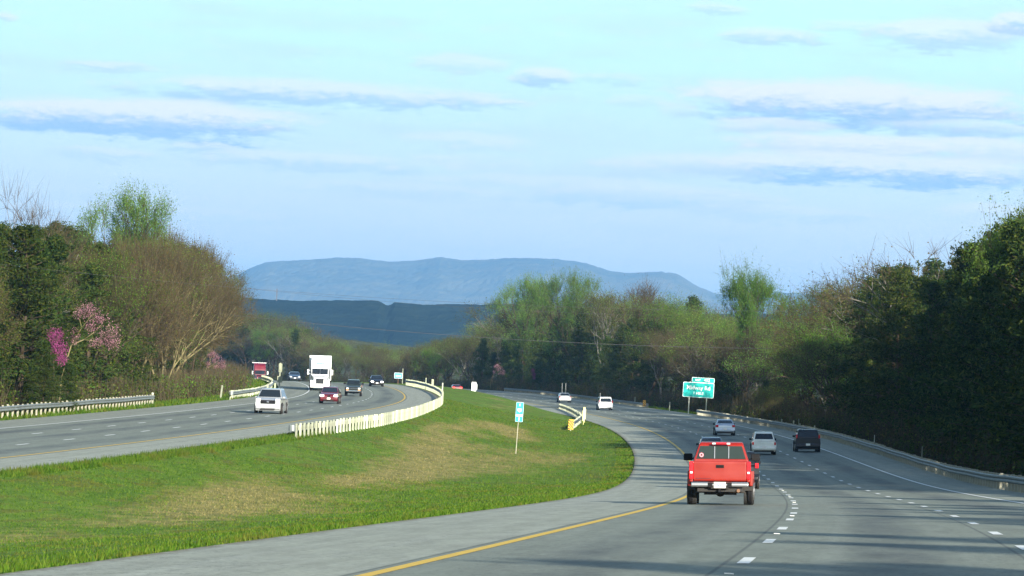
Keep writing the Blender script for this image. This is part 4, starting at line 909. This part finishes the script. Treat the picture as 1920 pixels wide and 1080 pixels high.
# wood on the right of the road nearer than the picture shows (it throws the shade over the lanes)
OFF=[(23.5,31,12.5),(27,14,15),(31,48,15),(26,30,12),(30,42,14),(34,56,15),(38,66,16),(24.5,58,9.5),(26,80,10.5),(25,101,9.5),(27,124,11),(25.5,38,9.),(21,8,13),(20,-4,13.5),(23,-14,14.5),(20.5,17,10.5),(26,2,14.5),(29,175,15),(31,185,15.5),(28.5,163,13.5),(34,180,17),(28.5,218,15),(28,206,15),(24,6,11.5),(27,-18,15),(22,-40,15),(30,22,13),(36,45,12),(40,0,18),(45,70,15),(38,95,14),(52,110,20),(46,135,19),(37,150,13),(40,168,16),(36,186,17),(33,204,16.5),(46,205,21),(48,180,21),(50,232,22),(46,255,21),(58,160,22),(60,215,22),(43,118,15),(34,70,9.5),(31,118,9.5),(20,-70,14),(30,-60,16)]
for x,yy,h in OFF: tree('dark_evergreen' if yy>150 or h>11.5 else 'narrow_cedar' if x<28 else rnd.choice(['dark_evergreen','olive_tree']),x,yy,h if yy<190 else min(h,cap(x,yy)-G(x,yy)),'tree of the wood right of the road, nearer than the dark evergreens beside the guardrail','near right wood',wide=1.15 if yy<60 else 1.5)
# labels: kind and the landmark it stands by; look-alikes in one place share a label and a group
ORD=['first','second','third','fourth','fifth','sixth','seventh','eighth','ninth','tenth','eleventh','twelfth']
def lab():
    bins={}
    for i,(rt,kind,x,y,H,label,group) in enumerate(TREES):
        if label: tag(rt,label,'tree',group);continue
        px=960+(cr_*x/y+sr_*((G(x,y))/y))*f8
        if x<XL(y)-10:
            pl=('at the far left above the guardrail' if px<110 else 'behind the left guardrail' if px<230 else 'near the end of the left guardrail' if px<330 else 'above the leaning white post' if px<430 else 'in the wood above the red semi')
        else:
            pl=('in the wood behind the white semi truck' if px<640 else 'in the far wood above the black sedan' if px<740 else 'above the bend of the median guardrail' if px<850 else 'in the wood behind the white sign' if px<940 else 'left of the two rod car' if px<1045 else 'above the white minivan' if px<1180 else 'left of the green exit sign' if px<1285 else 'behind the green exit sign' if px<1370 else 'behind the start of the shaded guardrail' if px<1500 else 'above the black SUV in the right wood' if px<1640 else 'above the shaded guardrail')
        dep='front row' if (abs(x-float(XL(y))+22)<4 or abs(x-float(XR(y))-22)<4.5) else 'back row'
        bins.setdefault((kind,pl,dep),[]).append(rt)
    for (kind,pl,dep),ts in bins.items():
        if len(ts)==1: tag(ts[0],f'{ADJ[kind]} {pl}, {dep}','tree')
        else:
            for t in ts: tag(t,f'{ADJ[kind]} {pl}, {dep}','tree',f'{ADJ[kind]}s {pl}, {dep}')
lab()
# undergrowth at the foot of the woods
def under(name,label,side,offs,Y0,Y1,n,hmax,seed,mats):
    rs=np.random.RandomState(seed);nb=n//90;y=Y0+(Y1-Y0)*rs.rand(nb);o=offs[0]+(offs[1]-offs[0])*rs.rand(nb)
    fx=XL if side=='L' else XR;x=fx(y)+o;z=ground_z(x,y);hh=hmax*(.35+.65*rs.rand(nb));idx=np.repeat(np.arange(nb),90);g=rs.randn(len(idx),3);g*=(rs.rand(len(idx),1)**.4)/np.linalg.norm(g,axis=1)[:,None]
    c=np.stack([x[idx],y[idx],z[idx]+hh[idx]*.45],-1)+g*np.stack([hh[idx]*.55,hh[idx]*.55,hh[idx]*.55],-1)
    V,F=quads(c,np.full(len(c),.20),rs,.5);mi=rs.randint(0,len(mats),len(idx)//90+1)[idx]
    tw=rs.rand(len(idx))<.25;P=np.stack([x[idx],y[idx],z[idx]],-1)[tw]+rs.randn(tw.sum(),3)*[.4,.4,.05];Q=P+np.stack([rs.randn(tw.sum())*.3,rs.randn(tw.sum())*.3,hh[idx][tw]*(.7+.6*rs.rand(tw.sum()))],-1)
    V2,F2=ribbons(P,Q,np.full(len(P),.04),rs)
    me=npmesh(name,np.concatenate([V,V2]),np.concatenate([F,F2+len(V)]),[M[m] for m in mats]+[M['twig']],np.concatenate([mi,np.full(len(F2),len(mats))]))
    tag(link(bpy.data.objects.new(name,me)),label,'undergrowth',kind='stuff')
under('undergrowth','tangled brush and saplings at the foot of the left wood','L',(-27,-18.8),236,640,110000,2.6,5,['olive','rustbud','needle2','olive','green'])
under('undergrowth','tangled brush and saplings at the foot of the right wood','R',(17.6,27),240,980,200000,3.0,6,['olive','rustbud','needle','needle2'])
under('undergrowth','brush at the foot of the far wood','R',(17,30),980,1420,60000,4.0,8,['olive','rustbud','olive','green'])
# ---------------------------------------------------------------- hills and mountain
def hill(name,sil,Y0,half,base,gx,gy,amp,sc,m,seed,ext=0.):
    xs0=np.array([a for a,_ in sil]);zs0=np.array([b for _,b in sil])
    x0,x1=xs0[0]-ext,xs0[-1]+ext
    xs=np.arange(x0,x1,gx);ys=np.linspace(Y0-half,Y0+half,gy);X,Y=np.meshgrid(xs,ys)
    rs=np.random.RandomState(seed)
    prof=np.interp(X*Y0/Y,xs0,zs0);t=(Y-Y0)/half;b=np.cos(t*np.pi/2)**1.3
    Z=base+(prof-base)*b
    nz=np.zeros_like(X)
    for k in range(6):
        s=sc*2.0**(-k);nz+=2.0**(-k*.75)*np.sin(X/s+rs.rand()*9+1.3*np.sin(Y/s*.8+k))*np.sin(Y/s*.9+rs.rand()*9+.9*np.sin(X/s*.7))
    Z=Z+nz*amp*(.25+.75*np.abs(t)**.6)*b+rs.rand(*X.shape)*min(amp*.3,6.)
    n,k=X.shape;i=np.arange((n-1)*k).reshape(n-1,k)[:,:-1].ravel()
    me=npmesh(name,np.stack([X,Y,Z],-1).reshape(-1,3),np.stack([i,i+1,i+k+1,i+k],-1),[m],smooth=False)
    tag(link(bpy.data.objects.new(name,me)),kind='structure')
def wood_mat(name,c1,c2,c3,s):
    m=mat(name,rough=1.,spec=0.);t=NT(m);g=t.node('ShaderNodeNewGeometry');p=g.outputs['Position']
    n=t.noise(p,s,5,.7);n2=t.noise(p,s*.12,3)
    col=t.ramp(t.math('ADD',t.math('MULTIPLY',n,.6),t.math('MULTIPLY',n2,.4)),[(.35,c1),(.5,c2),(.65,c3)]);t.set(t.n['Principled BSDF'].inputs['Base Color'],col)
    bp=t.node('ShaderNodeBump');bp.inputs['Strength'].default_value=1.;bp.inputs['Distance'].default_value=2.5;t.set(bp.inputs['Height'],n);t.set(t.n['Principled BSDF'].inputs['Normal'],bp.outputs[0]);return m
hill('wooded_hills',[(-900,12),(-340,14),(-212,13),(-147,14),(-128,12),(-102,11.5),(-82,10),(-63,9),(-50,8),(-34,13),(-18,19),(1,29),(46,31),(110,31),(352,38),(900,40)],2600,600,-9,3.,120,2.2,60,wood_mat('distant_spring_wood',(.030,.040,.016),(.065,.068,.028),(.105,.11,.045),.11),1)
hill('wooded_ridge',[(-1600,40),(-655,48),(-358,64),(-321,66),(-247,64.5),(-197,67.3),(-160,69),(-152,68.3),(-147,64),(-141,63),(-137,66.8),(-123,67),(-98,65),(-67,68),(-36,69),(13,73),(88,66),(212,71),(299,75),(398,74),(677,80),(1600,70)],5000,900,-12,5.,130,4.5,150,wood_mat('dark_ridge_wood',(.004,.009,.008),(.010,.018,.013),(.022,.032,.018),.05),2)
hill('mountain',[(-5200,60),(-2357,94),(-1700,170),(-1292,265),(-1182,303),(-1095,356),(-1030,382),(-896,397),(-763,409),(-651,417),(-506,412),(-406,423),(-340,438),(-306,445),(-260,438),(-206,433),(-139,436),(-28,450),(84,455),(196,455),(308,447),(375,427),(420,418),(488,417),(621,434),(690,428),(780,381),(848,358),(982,346),(1092,378),(1204,374),(1272,366),(1475,323),(1877,308),(2436,311),(5200,240)],18000,3200,-15,15.,220,30.,700,wood_mat('mountain_forest',(.06,.07,.045),(.10,.10,.06),(.15,.135,.08),.007),3)
b=MB();b.tube((-270,4950,40),(-270,4950,79),1.3,.7,4)
tag(b.build('radio_mast',M['cable']),'thin radio mast on the dark ridge far left of the mountain','mast')
# utility poles that carry the cables, standing in the woods
for x,yy,h,l in ((-62,500,13,'wooden utility pole in the left wood'),(58,505,11,'wooden utility pole in the right wood'),(-52,300,13,'wooden utility pole among the evergreens at the far left'),(-60,700,19,'tall utility pole beyond the left wood'),(70,710,18,'tall utility pole deep in the right wood'),(20,310,9,'')):
    if not l: continue
    g=G(x,yy);b=MB();top={-62:7.4,58:5.2,-52:7.0,-60:12.2,70:12.0}[x];b.tube((0,0,-.3),(0,0,top-g+.4),.16,.11,8);b.box((0,0,top-g-.05),(2.2,.1,.12));o=b.build('utility_pole',M['bark']);o.location=(x,yy,g);tag(o,l,'utility pole')
# ---------------------------------------------------------------- haze
HZ=True
if HZ:
    b=MB();b.box((0,11800,240),(14000,25800,520));hz=b.build('haze',[]);hz.data.materials.clear()
    m=bpy.data.materials.new('haze');m.use_nodes=True;t=NT(m);t.n.clear();v=t.node('ShaderNodeVolumePrincipled')
    v.inputs['Color'].default_value=(.21,.50,.93,1);v.inputs['Density'].default_value=5.0e-5;v.inputs['Anisotropy'].default_value=0.
    o=t.node('ShaderNodeOutputMaterial');t.l.new(v.outputs[0],o.inputs['Volume']);hz.data.materials.append(m);tag(hz,kind='stuff')
    try: m.cycles.homogeneous_volume=True
    except Exception: pass
# ---------------------------------------------------------------- sky
def sky():
    w=bpy.data.worlds.new('World');bpy.context.scene.world=w;w.use_nodes=True;t=NT.__new__(NT);t.t=w.node_tree;t.n=w.node_tree.nodes;t.l=w.node_tree.links;t.n.clear()
    sk=t.node('ShaderNodeTexSky',sky_type='NISHITA');sk.sun_disc=False;sk.sun_elevation=R_(16);sk.sun_rotation=R_(180-25);sk.air_density=1.;sk.dust_density=1.;sk.ozone_density=1.5
    tc=t.node('ShaderNodeTexCoord');d=tc.outputs['Generated'];sx=t.node('ShaderNodeSeparateXYZ');t.set(sx.inputs[0],d)
    x,y,z=sx.outputs;az=t.math('ARCTAN2',x,y);el=t.math('ARCSINE',z)
    deg=57.2958;A=t.math('MULTIPLY',az,deg);E=t.math('MULTIPLY',el,deg)
    K=3.6  # sky colours below are what the photograph shows, before exposure
    base=t.ramp(t.mrange(E,0,7,0,1,False),[(0.,(.76,.76,.86)),(.15,(.82,.86,.91)),(.30,(.86,.97,.99)),(.45,(.80,1.06,1.10)),(.60,(.76,1.16,1.16)),(1.,(.74,1.2,1.2))])
    # long flat cloud bands: warp, then soft ellipses (az, el, half width, half height, white above, blue below)
    cv=t.node('ShaderNodeCombineXYZ');t.set(cv.inputs[0],t.math('MULTIPLY',A,.38));t.set(cv.inputs[1],t.math('MULTIPLY',E,3.0));n1=t.noise(cv.outputs[0],1.,6,.62)
    cv2=t.node('ShaderNodeCombineXYZ');t.set(cv2.inputs[0],t.math('MULTIPLY',A,1.6));t.set(cv2.inputs[1],t.math('MULTIPLY',E,7.0));n2=t.noise(cv2.outputs[0],1.,5,.65)
    wob_=t.math('ADD',t.math('MULTIPLY',t.math('SUBTRACT',n1,.5),3.4),t.math('MULTIPLY',t.math('SUBTRACT',n2,.5),3.0))
    cv3=t.node('ShaderNodeCombineXYZ');t.set(cv3.inputs[0],t.math('MULTIPLY',A,5.));t.set(cv3.inputs[1],t.math('MULTIPLY',E,16.0));n3=t.noise(cv3.outputs[0],1.,5,.7)
    E2=t.math('ADD',E,t.math('ADD',t.math('MULTIPLY',t.math('SUBTRACT',n2,.5),.30),t.math('MULTIPLY',t.math('SUBTRACT',n3,.5),.12)))
    wobn=t.math('ADD',wob_,t.math('MULTIPLY',t.math('SUBTRACT',n3,.5),1.6))
    col=t.mix(t.mrange(n1,.42,.72,0,.38),base,c4((.72,.85,1.0)))
    col=t.mix(t.mrange(t.math('ADD',t.math('MULTIPLY',n2,.6),t.math('MULTIPLY',n3,.4)),.50,.68,0,.22),col,c4((.98,1.02,1.06)))
    for (ca,ce,wa,we,op,kb) in CLOUDS:
        dx=t.math('DIVIDE',t.math('SUBTRACT',A,ca),wa*1.15);dy=t.math('DIVIDE',t.math('SUBTRACT',E2,ce),we*1.25)
        r2=t.math('ADD',t.math('MULTIPLY',dx,dx),t.math('MULTIPLY',dy,dy))
        m=t.mrange(t.math('ADD',t.math('SUBTRACT',1.45,r2),t.math('MULTIPLY',wobn,.75)),.15,1.05,0,op)
        dk=t.mrange(t.math('ADD',dy,t.math('MULTIPLY',t.math('SUBTRACT',n3,.5),1.2)),.45,-.55,0,kb)
        cc=t.mix(dk,c4((1.04,1.07,1.06)),c4((.37,.63,.92)))
        col=t.mix(m,col,cc)
    sc=t.node('ShaderNodeVectorMath',operation='SCALE');t.set(sc.inputs[0],col);sc.inputs['Scale'].default_value=K
    f=t.mrange(E,8,20,1,0);fin=t.mix(f,sk.outputs[0],sc.outputs[0])
    below=t.mrange(E,-2,-.5,0,1);fin=t.mix(below,c4((1.2,1.5,1.6)),fin)
    bg=t.node('ShaderNodeBackground');t.set(bg.inputs[0],fin);bg.inputs[1].default_value=.1
    o=t.node('ShaderNodeOutputWorld');t.l.new(bg.outputs[0],o.inputs[0])
def cpx(px,py,w,h,kw,kb):
    u=cr_*(px-960)+sr_*(py-540);v=-sr_*(px-960)+cr_*(py-540)
    return (math.degrees(math.atan(u/f8)),math.degrees(math.atan((150-v)/f8)),math.degrees(w/f8),math.degrees(h/f8),kw,kb)
CLOUDS=[cpx(*q) for q in [(205,127,75,9,.5,.6),(590,175,330,22,.72,.85),(255,224,275,31,1.0,.9),(190,288,100,10,.45,.6),(370,277,60,9,.45,.8),(620,305,210,16,.5,.7),(860,120,90,14,.5,.5),(875,268,110,16,.45,.5),(1020,145,60,17,.75,.8),(1140,146,60,9,.35,.8),(1340,15,55,10,.45,.7),(1450,67,95,15,.6,.7),(1600,52,90,12,.4,.6),(1770,68,140,24,.65,.7),(1905,48,40,18,.75,.8),
 (1610,200,290,40,1.0,.9),(1460,238,110,14,.75,.5),(1800,242,160,14,.55,.7),(1620,276,220,22,1.0,.35),(1860,285,110,20,.85,.30),(1650,322,330,28,.88,.98),(1290,312,160,22,.55,.45),(1240,372,240,18,.5,.8),(1450,400,180,14,.35,.7),(1840,398,70,14,.5,.3),(1100,350,300,14,.4,.5),(880,300,120,10,.45,.3),(10,35,22,10,.65,.6),(1200,190,60,12,.35,.5),(1270,205,40,14,.35,.5),(740,355,220,12,.3,.5),(300,400,260,12,.3,.5)]]
sky()
EL=.0152
sun=bpy.data.lights.new('sun','SUN');sun.energy=4.6;sun.angle=R_(.53);sun.color=(1.,.93,.80)
so=link(bpy.data.objects.new('sun',sun));az,elv=R_(25),R_(16)
sd=Vector((math.sin(az)*math.cos(elv),-math.cos(az)*math.cos(elv),math.sin(elv)));so.rotation_euler=(-sd).to_track_quat('-Z','Y').to_euler();so.location=(40,-60,60)
# ---------------------------------------------------------------- camera
cam=bpy.data.cameras.new('camera');cam.sensor_width=36;cam.lens=f8/1920*36;cam.clip_start=.5;cam.clip_end=60000
co=link(bpy.data.objects.new('camera',cam));pitch=math.atan(150/f8)
co.matrix_world=Matrix.Rotation(math.pi/2+pitch,4,'X')@Matrix.Rotation(-0.,4,'Y')
co.matrix_world=co.matrix_world@Matrix.Rotation(roll,4,'Z')
sc_=bpy.context.scene;sc_.camera=co
sc_.view_settings.view_transform='Standard';sc_.view_settings.look='None';sc_.view_settings.exposure=1.45;sc_.view_settings.gamma=1
sc_.cycles.volume_bounces=0;sc_.cycles.max_bounces=6;sc_.cycles.transparent_max_bounces=8
sc_.cycles.use_denoising=True
